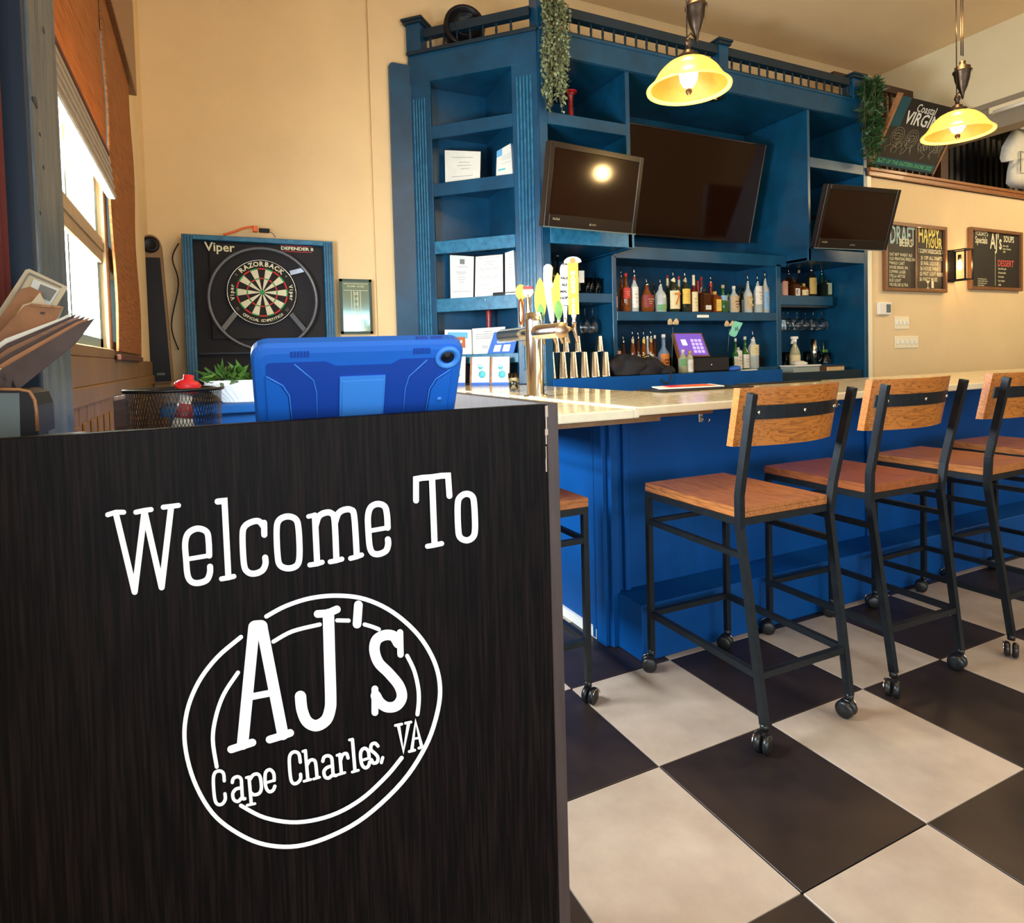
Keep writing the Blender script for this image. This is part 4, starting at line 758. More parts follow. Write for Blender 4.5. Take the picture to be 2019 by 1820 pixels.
def card(name, label, cat, pts, th_, m, par=None, grp=None):
    P_ = [Vector(p) for p in pts]; n_ = (P_[1]-P_[0]).cross(P_[2]-P_[0]).normalized()*th_; o = obj(name, MB().prism(P_, n_), m, par)
    return setp(o, label, cat, grp) if not par else o
card('yellow_envelope', 'folded yellow envelope beside the left edge of the blue tablet', 'envelope', [(.062, .98, WS+.02), (.105, .99, WS+.115), (.14, 1.0, WS+.118), (.14, .985, WS+.002)], .004, 'yellow')
card('white_slip', 'white paper slip standing behind the yellow envelope', 'paper', [(.085, 1.06, WS+.001), (.13, 1.07, WS+.001), (.135, 1.07, WS+.15), (.100, 1.065, WS+.145)], .002, 'paper')
q = onY(245, 785, 1.28); cbk = thing('wooden_tray', 'tilted dark wooden block behind the left side of the mesh basket', 'block', (q.x, 1.29, WS))
tl = [onY(222, 784, 1.28), onY(262, 775, 1.28), onY(274, 850, 1.28), onY(232, 850, 1.28)]
obj('block', MB().prism([tl[0], tl[1], tl[2]+Vector((0, 0, -.07)), tl[3]+Vector((0, 0, -.07))], (.0, .03, 0)), 'dkwood', cbk); obj('top_edge', MB().prism([tl[0]+Vector((.002, -.003, 0)), tl[1]+Vector((.0, -.003, 0)), tl[1]+Vector((.0, -.003, -.006)), tl[0]+Vector((.002, -.003, -.006))], (0, .034, 0)), 'woodlt', cbk)
obj('end_face', MB().prism([onY(250, 777, 1.276), onY(264, 775, 1.276), onY(278, 850, 1.276)+Vector((0, 0, -.07)), onY(262, 850, 1.276)+Vector((0, 0, -.07))], (0, .003, 0)), 'woodbr', cbk)
# menu holder with menus and clipboards at the far left
mh = thing('menu_holder', 'grey and black plastic bin with rounded corner holding menus, far left', 'bin', (-.25, 1.08, 1.10)); MY = 1.02
e = [onY(x, y, MY) for x, y in ((-60, 768), (40, 768), (62, 776), (72, 800), (76, 858), (-60, 870))]
obj('bin_shell', MB().prism(e, (0, .10, 0)), 'black', mh); e = [onY(x, y, MY-.002) for x, y in ((-60, 775), (38, 775), (40, 866), (-60, 872))]; obj('front_plate', MB().prism(e, (0, .004, 0)), 'grey', mh)
obj('rim', MB().tube([onY(x, y, MY-.003) for x, y in ((-60, 767), (38, 768), (58, 772), (68, 788), (72, 812), (74, 850))], .0022, 6), 'woodlt', mh)
def sheet(name, label, cat, px, Y, m, dY=.004, grp=None): return card(name, label, cat, [onY(x, y, Y+k*dY*0) for k, (x, y) in enumerate(px)], .003, m, None, grp)
sheet('menu_card', 'cream menu card with rounded corner and grey print, standing highest in the far left stack', 'menu', [(50, 532), (58, 530), (134, 566), (110, 605), (20, 735), (-80, 760), (-60, 700)], 1.20, 'cream')
mcd = bpy.data.objects['menu_card']; card('border_line', None, None, [onY(x, y, 1.1955) for x, y in ((55, 540), (58, 537), (122, 565), (121, 568))], .0008, 'ink', mcd); card('printed_panel', None, None, [onY(x, y, 1.1955) for x, y in ((66, 550), (117, 571), (98, 603), (52, 585))], .0008, 'paper', mcd)
card('border_line', None, None, [onY(x, y, 1.1955) for x, y in ((55, 540), (57, 541), (-20, 670), (-24, 670))], .0008, 'ink', mcd); card('print_block', None, None, [onY(x, y, 1.194) for x, y in ((80, 560), (112, 573), (98, 594), (72, 582))], .0008, 'ink', mcd)
sheet('clipboard', 'brown hardboard clipboard standing directly in front of the cream menu card', 'clipboard', [(-40, 680), (40, 570), (60, 565), (84, 577), (72, 610), (10, 700), (-40, 740)], 1.175, 'clip')
c2 = sheet('clipboard', 'reddish clipboard with pointed metal clip in the far left stack', 'clipboard', [(-50, 740), (45, 601), (62, 596), (78, 577), (90, 600), (125, 605), (110, 640), (20, 770), (-50, 800)], 1.15, 'cream')
c3 = sheet('clipboard', 'wide orange-brown clipboard in front, its slot near the top edge', 'clipboard', [(-60, 720), (48, 603), (60, 600), (124, 605), (114, 623), (20, 720), (-60, 790)], 1.12, 'clip')
card('slot', None, None, [onY(x, y, 1.1165) for x, y in ((79, 615), (89, 615), (87, 620), (80, 619))], .0006, 'dkbr', c3); card('lip', None, None, [onY(x, y, 1.1155) for x, y in ((50, 602), (62, 598), (124, 604), (122, 608), (60, 603))], .001, 'woodlt', c3)
for k in range(6):
    dx, dy = k*9, k*9
    sheet('menu_folder', ('dark menu folder lying %s in the splayed far left pile' % ('on top', 'second from top', 'third from top', 'third from bottom', 'second from bottom', 'at the bottom')[k]), 'menu', [(-60, 720+dy), (10+dx*.4, 668+dy), (118+dx*.9, 628+dy*.2), (142+dx, 616+dy*.25), (118+dx*.7, 650+dy*.6), (20, 736+dy), (-60, 790+dy)], 1.085-.010*k, ('paper', 'dkbr', 'woodbr', 'dkbr', 'clip', 'dkbr')[k], grp=None)
sheet('menu_folder', 'tan folder dropping into the grey bin below the splayed menus', 'menu', [(-60, 700), (20, 735), (32, 765), (36, 772), (-60, 775)], 1.035, 'cream')
# ================================================================== BOOKCASE CONTENTS
def frame_on_face(name, label, cat, quad, depth, border, mface, grp=None, fr_m='black', shelf_z=None, th=.012):
    """quad: 4 pixel corners (TL,TR,BR,BL); depth into the bookcase"""
    Q = [onP(x, y, A(0, depth, 0), NI) for x, y in quad]
    if shelf_z is not None:
        for k in (2, 3): Q[k].z = shelf_z
    t = thing(name, label, cat, ((Q[2]+Q[3])/2), 0, grp); n_ = NI*th; lean = NI*.018
    Q[0] = Q[0]+lean*0; Q2 = [Q[0]+lean, Q[1]+lean, Q[2], Q[3]]
    obj('backing', MB().prism(Q2, n_), fr_m, t); c_ = sum(Q2, Vector())/4; I = [c_+(p-c_)*(1-border)-NI*.001 for p in Q2]
    obj('sheet', MB().prism(I, NI*.0008), mface, t); return t, I, Q2
def rows(I, ts, x0=.15, x1=.85, w=.008, d=.0016):
    m = MB()
    for k, v in enumerate(ts):
        xx0, xx1 = (x0, x1) if not isinstance(v, tuple) else v[1:]
        v = v if not isinstance(v, tuple) else v[0]
        def P(u, vv): a = I[0].lerp(I[3], vv); b = I[1].lerp(I[2], vv); return a.lerp(b, u)-NI*d
        m.face([P(xx0, v), P(xx1, v), P(xx1, v+w), P(xx0, v+w)])
    return m
def rect(I, u0, u1, v0, v1, d=.0016):
    def P(u, vv): a = I[0].lerp(I[3], vv); b = I[1].lerp(I[2], vv); return a.lerp(b, u)-NI*d
    return MB().face([P(u0, v0), P(u1, v0), P(u1, v1), P(u0, v1)])
t, I, Q = frame_on_face('picture_frame', 'black framed cream certificate on the second bookcase shelf', 'frame', [(873, 293), (948, 296), (948, 352), (876, 357)], .10, .05, 'paper', None, 'black', 2.664)
obj('printed_border', rows(I, [(.2, .2, .8), (.78, .2, .8), (.35, .4, .7), (.45, .35, .75), (.55, .45, .7)], w=.012), 'ink', t)
t, I, Q = frame_on_face('brochure', 'white brochure with blue curves leaning at the right of the second bookcase shelf', 'brochure', [(978, 297), (1014, 276), (1014, 341), (978, 350)], .05, .02, 'paper', None, 'paper', 2.664)
obj('blue_print', rect(I, .0, .3, .0, .25), 'skyp', t); obj('teal_curve', rect(I, .1, .5, .72, .78), 'tealp', t); obj('text_lines', rows(I, [.3, .36, .42, .55], .3, .8), 'ink', t)
t, I, Q = frame_on_face('picture_frame', 'black framed permit with round seal, left on the fourth bookcase shelf', 'frame', [(884, 500), (934, 503), (934, 578), (887, 577)], .12, .05, 'paper', None, 'black', 1.771)
obj('seal', rect(I, .42, .62, .08, .2), 'ink', t); obj('text_lines', rows(I, [(.26, .3, .75), (.38, .25, .7), (.42, .3, .7), (.5, .35, .65), (.56, .35, .65), (.62, .4, .6), (.84, .1, .9)]), 'ink', t)
t, I, Q = frame_on_face('picture_frame', 'white framed notice with dense print, middle of the fourth bookcase shelf', 'frame', [(935, 504), (991, 499), (993, 578), (935, 579)], .10, .04, 'paper', None, 'black', 1.771)
obj('text_lines', rows(I, [(.05, .1, .3), (.05, .4, .6), (.05, .7, .9), (.14, .3, .7), (.18, .35, .65), (.22, .3, .7), (.3, .1, .9), (.34, .1, .9), (.5, .1, .9), (.54, .15, .85), (.7, .1, .5), (.8, .3, .9)], w=.006), 'ink', t)
t, I, Q = frame_on_face('picture_frame', 'cream listing page leaning at the right of the fourth bookcase shelf', 'frame', [(994, 498), (1016, 491), (1017, 571), (996, 578)], .05, .03, 'paper', None, 'paper', 1.771)
obj('text_lines', rows(I, [.12, .2, .28, .36, .44, .52], .35, .6, .01), 'ink', t)
q = onP(993, 572, A(0, .05, 0), NI); sc = thing('card_reader', 'small black card reader lying before the notices on the fourth shelf', 'card reader', (q.x, q.y, 1.771))
obj('body', MB().obox(Vector((q.x, q.y, 1.772))-TA*.10, TA*.19, NI*.05, (0, 0, .028), .004), 'black', sc); obj('cable', MB().tube(sm([Vector((q.x, q.y, 1.79))+TA*.09, Vector((q.x, q.y, 1.775))+TA*.13-NI*.02, Vector((q.x, q.y, 1.74))+TA*.13-NI*.06], 4), .003, 6), 'wht', sc)
t, I, Q = frame_on_face('postcard_frame', 'framed postcard of an orange brick storefront under blue sky, fifth bookcase shelf', 'frame', [(875, 650), (927, 650), (930, 700), (876, 700)], .03, .06, 'paper', None, 'wht', 1.335)
obj('sky_print', rect(I, .1, .9, .08, .35), 'skyp', t); obj('brick_print', rect(I, .2, .8, .28, .75, .002), 'brickp', t); obj('window_prints', rows(I, [(.42, .28, .36), (.42, .44, .52), (.42, .6, .68)], w=.12, d=.0024), 'paper', t)
t, I, Q = frame_on_face('sign_card', 'large white notice in an acrylic stand, middle of the fifth bookcase shelf', 'sign', [(929, 648), (994, 644), (994, 699), (931, 700)], .06, .03, 'paper', None, 'wht', 1.335)
obj('text_lines', rows(I, [(.12, .35, .65), (.22, .1, .8), (.3, .1, .8), (.38, .1, .6), (.7, .3, .5), (.76, .3, .5)], w=.02), 'ink', t)
t, I, Q = frame_on_face('sign_card', 'slanted blue card with white lettering and icons, right on the fifth bookcase shelf', 'sign', [(973, 655), (1022, 650), (1013, 696), (961, 698)], .012, .0, 'bluep', None, 'bluep', 1.335)
xa = (I[1]-I[0]).normalized(); za = (I[0]-I[3]).normalized(); lm = MB()
for k, s in enumerate(('REMEMBER', 'TO WEAR A', 'MASK PLEASE', 'THANK YOU')): lm.text(s, I[0].lerp(I[1], .55).lerp(I[3].lerp(I[2], .5), .14+.12*k)-NI*.002, -xa if False else xa, Vector((0, 0, 1)), .020, bold=.0008)
obj('white_lettering', lm, 'paper', t)
for u in (.33, .68): obj('icon', rect(I, u-.13, u+.13, .62, .92, .0022), 'paper', t)
def mottled(name, label, px, py0, py1, planeP, w, flare=False, zb=None):
    a, b = planeP(px, py1), planeP(px, py0); 
    if zb: a.z = zb
    t = thing(name, label, 'vase', a); h = b.z-a.z
    pr = [(w*.9, 0), (w, .01), (w*.75, h*.3), (w*.6, h*.75), (w*.75, h*.92), (w*(1.5 if flare else .95), h), (w*(1.2 if flare else .7), h-.005), (0, h*.8)]
    obj('body', MB().lathe(pr, (a.x, a.y, a.z), 20), 'dred', t); obj('lip', MB().tube([Vector((a.x+w*(1.5 if flare else .95)*math.cos(g), a.y+w*(1.5 if flare else .95)*math.sin(g), b.z)) for g in [2*math.pi*i/20 for i in range(20)]], .004, 6, True), 'red', t)
mottled('flared_vase', 'tall red vase with flared lip on the top left bay shelf', 1125, 182, 226, lambda x, y: onY(x, y, 4.45), .035, True, 3.10)
mottled('red_bottle', 'red speckled bottle behind the notices on the fifth bookcase shelf', 965, 608, 668, lambda x, y: onP(x, y, A(0, .22, 0), NI), .032, False, 1.335)
# drink menus leaning under the bottom shelf + tumblers
for k, (x0, x1) in enumerate(((873, 916), (926, 964), (966, 1003))):
    t, I, Q = frame_on_face('table_tent', ('teal printed drink card on the counter, %s of three' % ('partly hidden by the tablet, leftmost', 'middle one', 'rightmost')[k]), 'menu', [(x0, 704), (x1, 703), (x1+1, 760), (x0, 761)], -.09-.01*k, .0, 'paper', 'drink cards', 'woodlt', BT+.001)
    obj('side_strip', rect(I, 0, .10, 0, 1), 'woodlt', t); obj('base_strip', rect(I, .0, 1, .90, 1), 'bluep', t); obj('teal_splash', MB().lathe([(0, 0), (.022, 0), (.022, .0008), (0, .0008)], I[0].lerp(I[2], .35)+(I[1]-I[0])*.18-NI*.002, 7, -NI), 'tealp', t)
    obj('teal_splash', MB().lathe([(0, 0), (.030, 0), (.030, .0008), (0, .0008)], I[0].lerp(I[2], .62)+(I[1]-I[0])*.0-NI*.002, 7, -NI), 'tealp', t); lm = MB().text('Cider', I[0].lerp(I[1], .56).lerp(I[3].lerp(I[2], .56), .30)-NI*.004, (I[1]-I[0]), Vector((0, 0, 1)), .030, bold=.001); obj('card_lettering', lm, 'paper', t)
def tumbler(label, c, r, h, grp='pint glasses beside the beer tap'):
    t = thing('pint_glass', label, 'glass', c, 0, grp); obj('glass', MB().lathe([(0, 0), (r*.75, 0), (r, h), (r*.94, h), (r*.70, .012), (0, .012)], c, 20), 'glass', t)
    obj('printed_logo', MB().lathe([(r*.86, h*.35), (r*.97, h*.75), (r*.975, h*.75), (r*.865, h*.35)], Vector(c)+Vector((0, 0, 0)), 20, cap=False), 'glass', t); return t
q = onZ(1022, 771, BT); tumbler('pint glass closer to the drink cards, left of the tap tower', (q.x-.03, q.y, BT), .034, .11); tumbler('pint glass right against the tap tower', (q.x+.06, q.y-.10, BT), .034, .115)
# ================================================================== BEER TAP TOWER
tq = onZ(1060, 783, BT); TX, TY = tq.x, tq.y+.02
za_ = onX(1113, 650, TX).z; yn, yf = onX(1108, 650, TX).y, onX(990, 662, TX).y; sc_ = 1
tt = thing('beer_tap_tower', 'polished steel T-shaped beer tap tower standing on the bar', 'beer tap', (TX, TY, BT))
obj('column', MB().lathe([(.062, 0), (.062, .012), (.045, .016), (.045, za_-BT-.045+.10), (.043, za_-BT+.10), (0, za_-BT+.10)], (TX, TY, BT), 28), 'chrome', tt)
obj('cross_arm', MB().lathe([(0, 0), (.036, 0), (.036, yf-yn), (0, yf-yn)], (TX, yn, za_), 26, (0, 1, 0), cap=False), 'chrome', tt); obj('end_cap', MB().lathe([(0, -.004), (.033, -.004), (.037, 0), (.037, .006), (.033, .007)], (TX, yn, za_), 26, (0, 1, 0)), 'chromew', tt)
def faucet(px, name, label, build):
    # faucets on the right (bartender) side of the arm
    y = px; x = TX+.036
    t = thing('beer_faucet', label, 'beer tap', (x, y, za_)); obj('shank', MB().lathe([(.014, 0), (.014, .02), (.009, .024), (.009, .05)], (x, y, za_), 14, (1, 0, 0)), 'chromew', t)
    obj('spout', MB().tube([(x+.05, y, za_+.03), (x+.05, y, za_), (x+.062, y, za_-.045), (x+.072, y, za_-.075)], [.011, .012, .009, .007], 12), 'chromew', t); obj('collar', MB().lathe([(.009, 0), (.013, .004), (.008, .02), (.010, .028), (.006, .04)], (x+.05, y, za_+.028), 14), 'chrome', t)
    n0 = len(t.children); c_ = Vector((x+.05, y, za_+.055)); build(t, c_); k = .88
    for ch_ in t.children[n0:]:
        o_ = c_-Vector(t.location); ch_.data.transform(Matrix.Translation(o_) @ Matrix.Scale(k, 4) @ Matrix.Translation(-o_))
FW = Vector((-.55, -.83, 0)).normalized(); RT = Vector((.83, -.55, 0))
def slab(c, w, h, poly, th=.018):
    m = MB(); P_ = [c+RT*(u*w)+Vector((0, 0, v*h))-(-FW)*0 for u, v in poly]; return m.prism([p+FW*th/2 for p in P_], -FW*th)
ell = [(.5*math.cos(a), .5+.5*math.sin(a)) for a in [2*math.pi*i/22 for i in range(22)]]
surf = [(.5*math.sin(math.pi*v)**.7*s, v) for s, vs in ((1, [i/12 for i in range(13)]), (-1, [i/12 for i in range(11, 0, -1)])) for v in vs]
def h_mango(t, c):
    obj('handle', slab(c+Vector((0, 0, .02)), .050, .245, [(-.5, 0), (.5, 0), (.5, 1), (-.5, 1)]), 'yellow', t); m = MB()
    for k, ch_ in enumerate('MANGO CART'): m.text(ch_, c+FW*.0095+Vector((0, 0, .02+.235-.0245*k-.012)), RT, Z3, .028, bold=.001)
    obj('handle_lettering', m, 'wht', t); obj('ferrule', MB().lathe([(.006, 0), (.012, .012), (.012, .02)], c, 12), 'wht', t); obj('stick', MB().lathe([(.006, .26), (.006, .30)], c, 10), 'wht', t)
    obj('umbrella_top', slab(c+Vector((0, 0, .288)), .094, .044, [(.5*math.cos(a), .35+.65*math.sin(a)) for a in [math.pi*i/12 for i in range(13)]]+[(-.25, .18), (0, .08), (.25, .18)]), 'wht', t); obj('umbrella_panel', slab(c+Vector((0, 0, .296))+FW*.002, .032, .03, ell), 'org', t)
def h_slim(t, c):
    obj('handle', slab(c+Vector((0, 0, .07)), .042, .15, [(-.35, 0), (.35, 0), (.5, .12), (.5, 1), (-.5, 1), (-.5, .12)]), 'wht', t); obj('stem', slab(c, .02, .075, [(-.4, 0), (.4, 0), (.6, 1), (-.6, 1)], .014), 'wht', t)
    obj('oval_top', slab(c+Vector((0, 0, .225)), .048, .085, ell), 'wht', t); o = MB()
    for k in range(4): o.text(('PALE', 'ALE', 'XX', 'YY')[k] if k < 2 else ('MALT', 'HOPS')[k-2], c+FW*.0098+Vector((0, 0, .20-.032*k)), RT, Z3, .017, bold=.0008)
    o.text('ALE', c+FW*.0098+Vector((0, 0, .27)), RT, Z3, .018, bold=.0006); obj('handle_lettering', o, 'black', t)
def h_surf(t, c):
    obj('handle', slab(c+Vector((0, 0, 0)), .062, .235, surf), 'yellow', t); obj('green_splash', slab(c+FW*.001+Vector((0, 0, .0)), .040, .10, surf), 'green', t)
def h_white(t, c):
    obj('handle', MB().tube(sm([c+Vector((0, 0, 0)), c+Vector((-.004, 0, .05)), c+Vector((-.014, 0, .13)), c+Vector((-.02, 0, .20)), c+Vector((-.016, 0, .262)), c+Vector((-.012, 0, .285))], 4), [.012+.012*min(1, i/14) if i < 18 else .024-(i-17)*.004 for i in range(21)], 16), 'ceramic', t); obj('medallion', slab(c+FW*.026+Vector((-.004, 0, .165)), .028, .034, ell, .004), 'paper', t)
def h_round(t, c):
    obj('handle', MB().lathe([(.010, 0), (.016, .02), (.016, .13), (.010, .15)], c, 14), 'copper', t); obj('round_top', slab(c+Vector((0, 0, .14)), .060, .085, ell), 'yellow', t)
def h_double(t, c):
    obj('handle', MB().lathe([(.012, 0), (.014, .02), (.014, .16), (.010, .18)], c, 14), 'chrome', t); obj('round_top', slab(c+Vector((0, 0, .165)), .066, .072, ell, .03), 'cream', t); obj('red_band', slab(c+FW*.016+Vector((0, 0, .188)), .052, .018, [(-.5, 0), (.5, 0), (.5, 1), (-.5, 1)], .003), 'dred', t)
for px, nm_, lb, fn in ((1132, 'a', 'beer faucet with orange rectangular handle under a small umbrella top', h_mango), (1115, 'b', 'beer faucet with slim white handle topped by an oval', h_slim), (1102, 'c', 'beer faucet with yellow and green surfboard shaped handle', h_surf), (1089, 'd', 'beer faucet with curved white paddle handle', h_white), (1067, 'e', 'beer faucet with narrow yellow surfboard handle behind the tower', h_surf), (1043, 'g', 'beer faucet with cream round top and red band, left of the tower', h_double), (1029, 'f', 'farthest beer faucet, copper handle with yellow oval', h_round)):
    # find y on the faucet line that projects to px
    lo, hi = yn-.15, yf+.3
    X_ = TX+.086; q = onX(px, 640, X_); faucet(min(max(q.y, yn+.02), yf-.02), nm_, lb, fn)
card('bar_mat', 'black rubber bar mat on the inner edge of the bar, by the tap tower', 'mat', [(2.12, 2.60, BT+.0), (2.75, 2.60, BT+.0), (2.75, 2.84, BT+.0), (2.12, 2.84, BT+.0)], .008, 'rubber'); 
card('magazine', 'open magazine with orange and red pages lying on the bar mat', 'magazine', [(2.14, 2.66, BT+.013), (2.55, 2.62, BT+.013), (2.62, 2.80, BT+.016), (2.22, 2.83, BT+.016)], .005, 'paper')
mg = bpy.data.objects['magazine']; card('orange_page', None, None, [(2.32, 2.68, BT+.020), (2.52, 2.65, BT+.020), (2.56, 2.79, BT+.022), (2.36, 2.81, BT+.022)], .001, 'org', mg); card('red_page', None, None, [(2.24, 2.70, BT+.020), (2.33, 2.69, BT+.020), (2.37, 2.80, BT+.022), (2.28, 2.82, BT+.022)], .001, 'red', mg)
card('bar_mat', 'narrow black bar mat behind the nearest stool backrest', 'mat', [(2.85, 2.76, BT), (3.5, 2.76, BT), (3.5, 2.85, BT), (2.85, 2.85, BT)], .008, 'rubber')
# ================================================================== BOTTLES AND GLASSWARE
GL = {}
def gmat(n, col, tr=.55, rough=.06):
    if n not in GL: GL[n] = mat('bottle_'+n, col, rough, trans=tr)
    return GL[n]
GC = dict(amber=(.35, .09, .015), clear=(.75, .82, .80), dark=(.012, .018, .010), green=(.04, .20, .05), red=(.22, .01, .01), pale=(.7, .68, .45), brown=(.12, .035, .01), black=(.01, .01, .012), blue=(.25, .40, .6))
LC = {}
def cmat(n):
    T = dict(white=(.72, .70, .64), cream=(.72, .62, .36), red=(.55, .03, .02), pink=(.66, .34, .28), yellow=(.74, .50, .08), orange=(.65, .20, .03), dred=(.22, .02, .02), blue=(.22, .40, .62), green=(.12, .35, .14), tan=(.5, .36, .2), black=(.01, .01, .01), silver=(.5, .5, .48), gold=(.55, .36, .08), pgreen=(.42, .52, .36))
    if n not in LC: LC[n] = mat('label_'+n, T[n], .6, var=.22, scale=70)
    return LC[n]
def bottle(label, px, wpx, top, zb, Y, gl, lab, cap='black', neck=.42, lb=(.12, .42), style='round', neckc=None, pour=False, grp='liquor bottles on the back bar', mark=None, ybase=None):
    a = onY(px-wpx/2, 600, Y); b = onY(px+wpx/2, 600, Y); t_ = onY(px, top, Y); c = onY(px, 600, Y); r = max(.012, (b.x-a.x)/2*.93); h = t_.z-zb; c.z = zb
    t = thing('liquor_bottle', label, 'bottle', c, 0, grp); hb_ = h*(1-neck); nr_ = r*.30 if r > .03 else r*.42; ph = .16*h if pour else 0
    if style == 'square': prof = [(r*1.22, 0), (r*1.25, .006), (r*1.25, hb_*.90), (r*1.0, hb_), (nr_*1.3, hb_+.015), (nr_*1.3, h-.03-ph), (0, h-.03-ph)]
    else: prof = [(0, 0), (r*.9, 0), (r, .008), (r, hb_*.82), (r*.86, hb_*.93), (nr_*1.5, hb_+(h-hb_)*.12), (nr_*1.1, hb_+(h-hb_)*.3), (nr_, h-.025-ph), (0, h-.025-ph)]
    if style == 'squat': prof = [(0, 0), (r*.8, 0), (r*.95, .01), (r, hb_*.35), (r*.92, hb_*.7), (r*.5, hb_*.97), (nr_*1.1, hb_+.012), (nr_, h-.025-ph), (0, h-.025-ph)]
    mb = MB()
    if style == 'square':
        mb.lathe(prof, c, 4, ys=.9, smooth=False); bmesh.ops.rotate(mb.b, verts=mb.b.verts, cent=c, matrix=Matrix.Rotation(math.pi/4, 3, 'Z'))
    else: mb.lathe(prof, c, 18, ys=.9)
    obj('glass_body', mb, gmat(gl, GC[gl], .0 if gl in ('dark', 'black') else .55), t)
    if lab:
        z0, z1 = h*lb[0], h*lb[1]; m = MB()
        if style == 'square': m.box((c.x-r*.78, c.y-r*.86, zb+z0), (c.x+r*.78, c.y-r*.80, zb+z1))
        else:
            N = 10; A0, A1 = -2.75, -.35
            for k in range(N):
                g0, g1 = A0+(A1-A0)*k/N, A0+(A1-A0)*(k+1)/N; rr_ = r*1.015
                m.face([(c.x+rr_*math.cos(g0), c.y+rr_*.9*math.sin(g0), zb+z0), (c.x+rr_*math.cos(g1), c.y+rr_*.9*math.sin(g1), zb+z0), (c.x+rr_*math.cos(g1), c.y+rr_*.9*math.sin(g1), zb+z1), (c.x+rr_*math.cos(g0), c.y+rr_*.9*math.sin(g0), zb+z1)])
        obj('label', m, cmat(lab), t)
        m = MB(); zz = zb+z0+(z1-z0)*.62; w = r*.45; yy = c.y-r*(.93 if style != 'square' else .88)
        if mark: m.text(mark[0], (c.x, yy, zb+(z0+z1)/2), X3, Z3, (z1-z0)*mark[2], bold=.001); obj('label_mark', m, cmat(mark[1]), t)
        else:
            for k in range(3): m.box((c.x-w*(1-.25*k), yy-.0005, zz-(z1-z0)*.18*k), (c.x+w*(1-.25*k), yy+.004, zz-(z1-z0)*.18*k+(z1-z0)*.05))
            obj('label_print', m, cmat('tan' if lab not in ('tan', 'orange') else 'black'), t)
    zc = zb+h-.025-ph
    if neckc: obj('neck_sleeve', MB().lathe([(nr_*1.25, -(h-hb_)*.5), (nr_*1.12, 0)], (c.x, c.y, zc), 14, cap=False), cmat(neckc), t)
    if pour:
        m = MB().lathe([(nr_*.9, -.004), (nr_*.9, .012), (.006, .02), (.004, .025)], (c.x, c.y, zc), 12); m.tube([(c.x, c.y, zc+.02), (c.x-.002, c.y, zc+ph*.7), (c.x-.010, c.y, zc+ph+.02)], [.0045, .004, .003], 8); obj('pour_spout', m, 'chrome', t)
    else: obj('cap', MB().lathe([(nr_*1.15, -.006), (nr_*1.15, .025), (0, .026)], (c.x, c.y, zc), 14), cmat(cap), t)
    return t
U = lambda zx: 1190+zx*.1783
UY = lambda zy: 480+zy*.1783
BS = 1.661; bq_ = 4.47
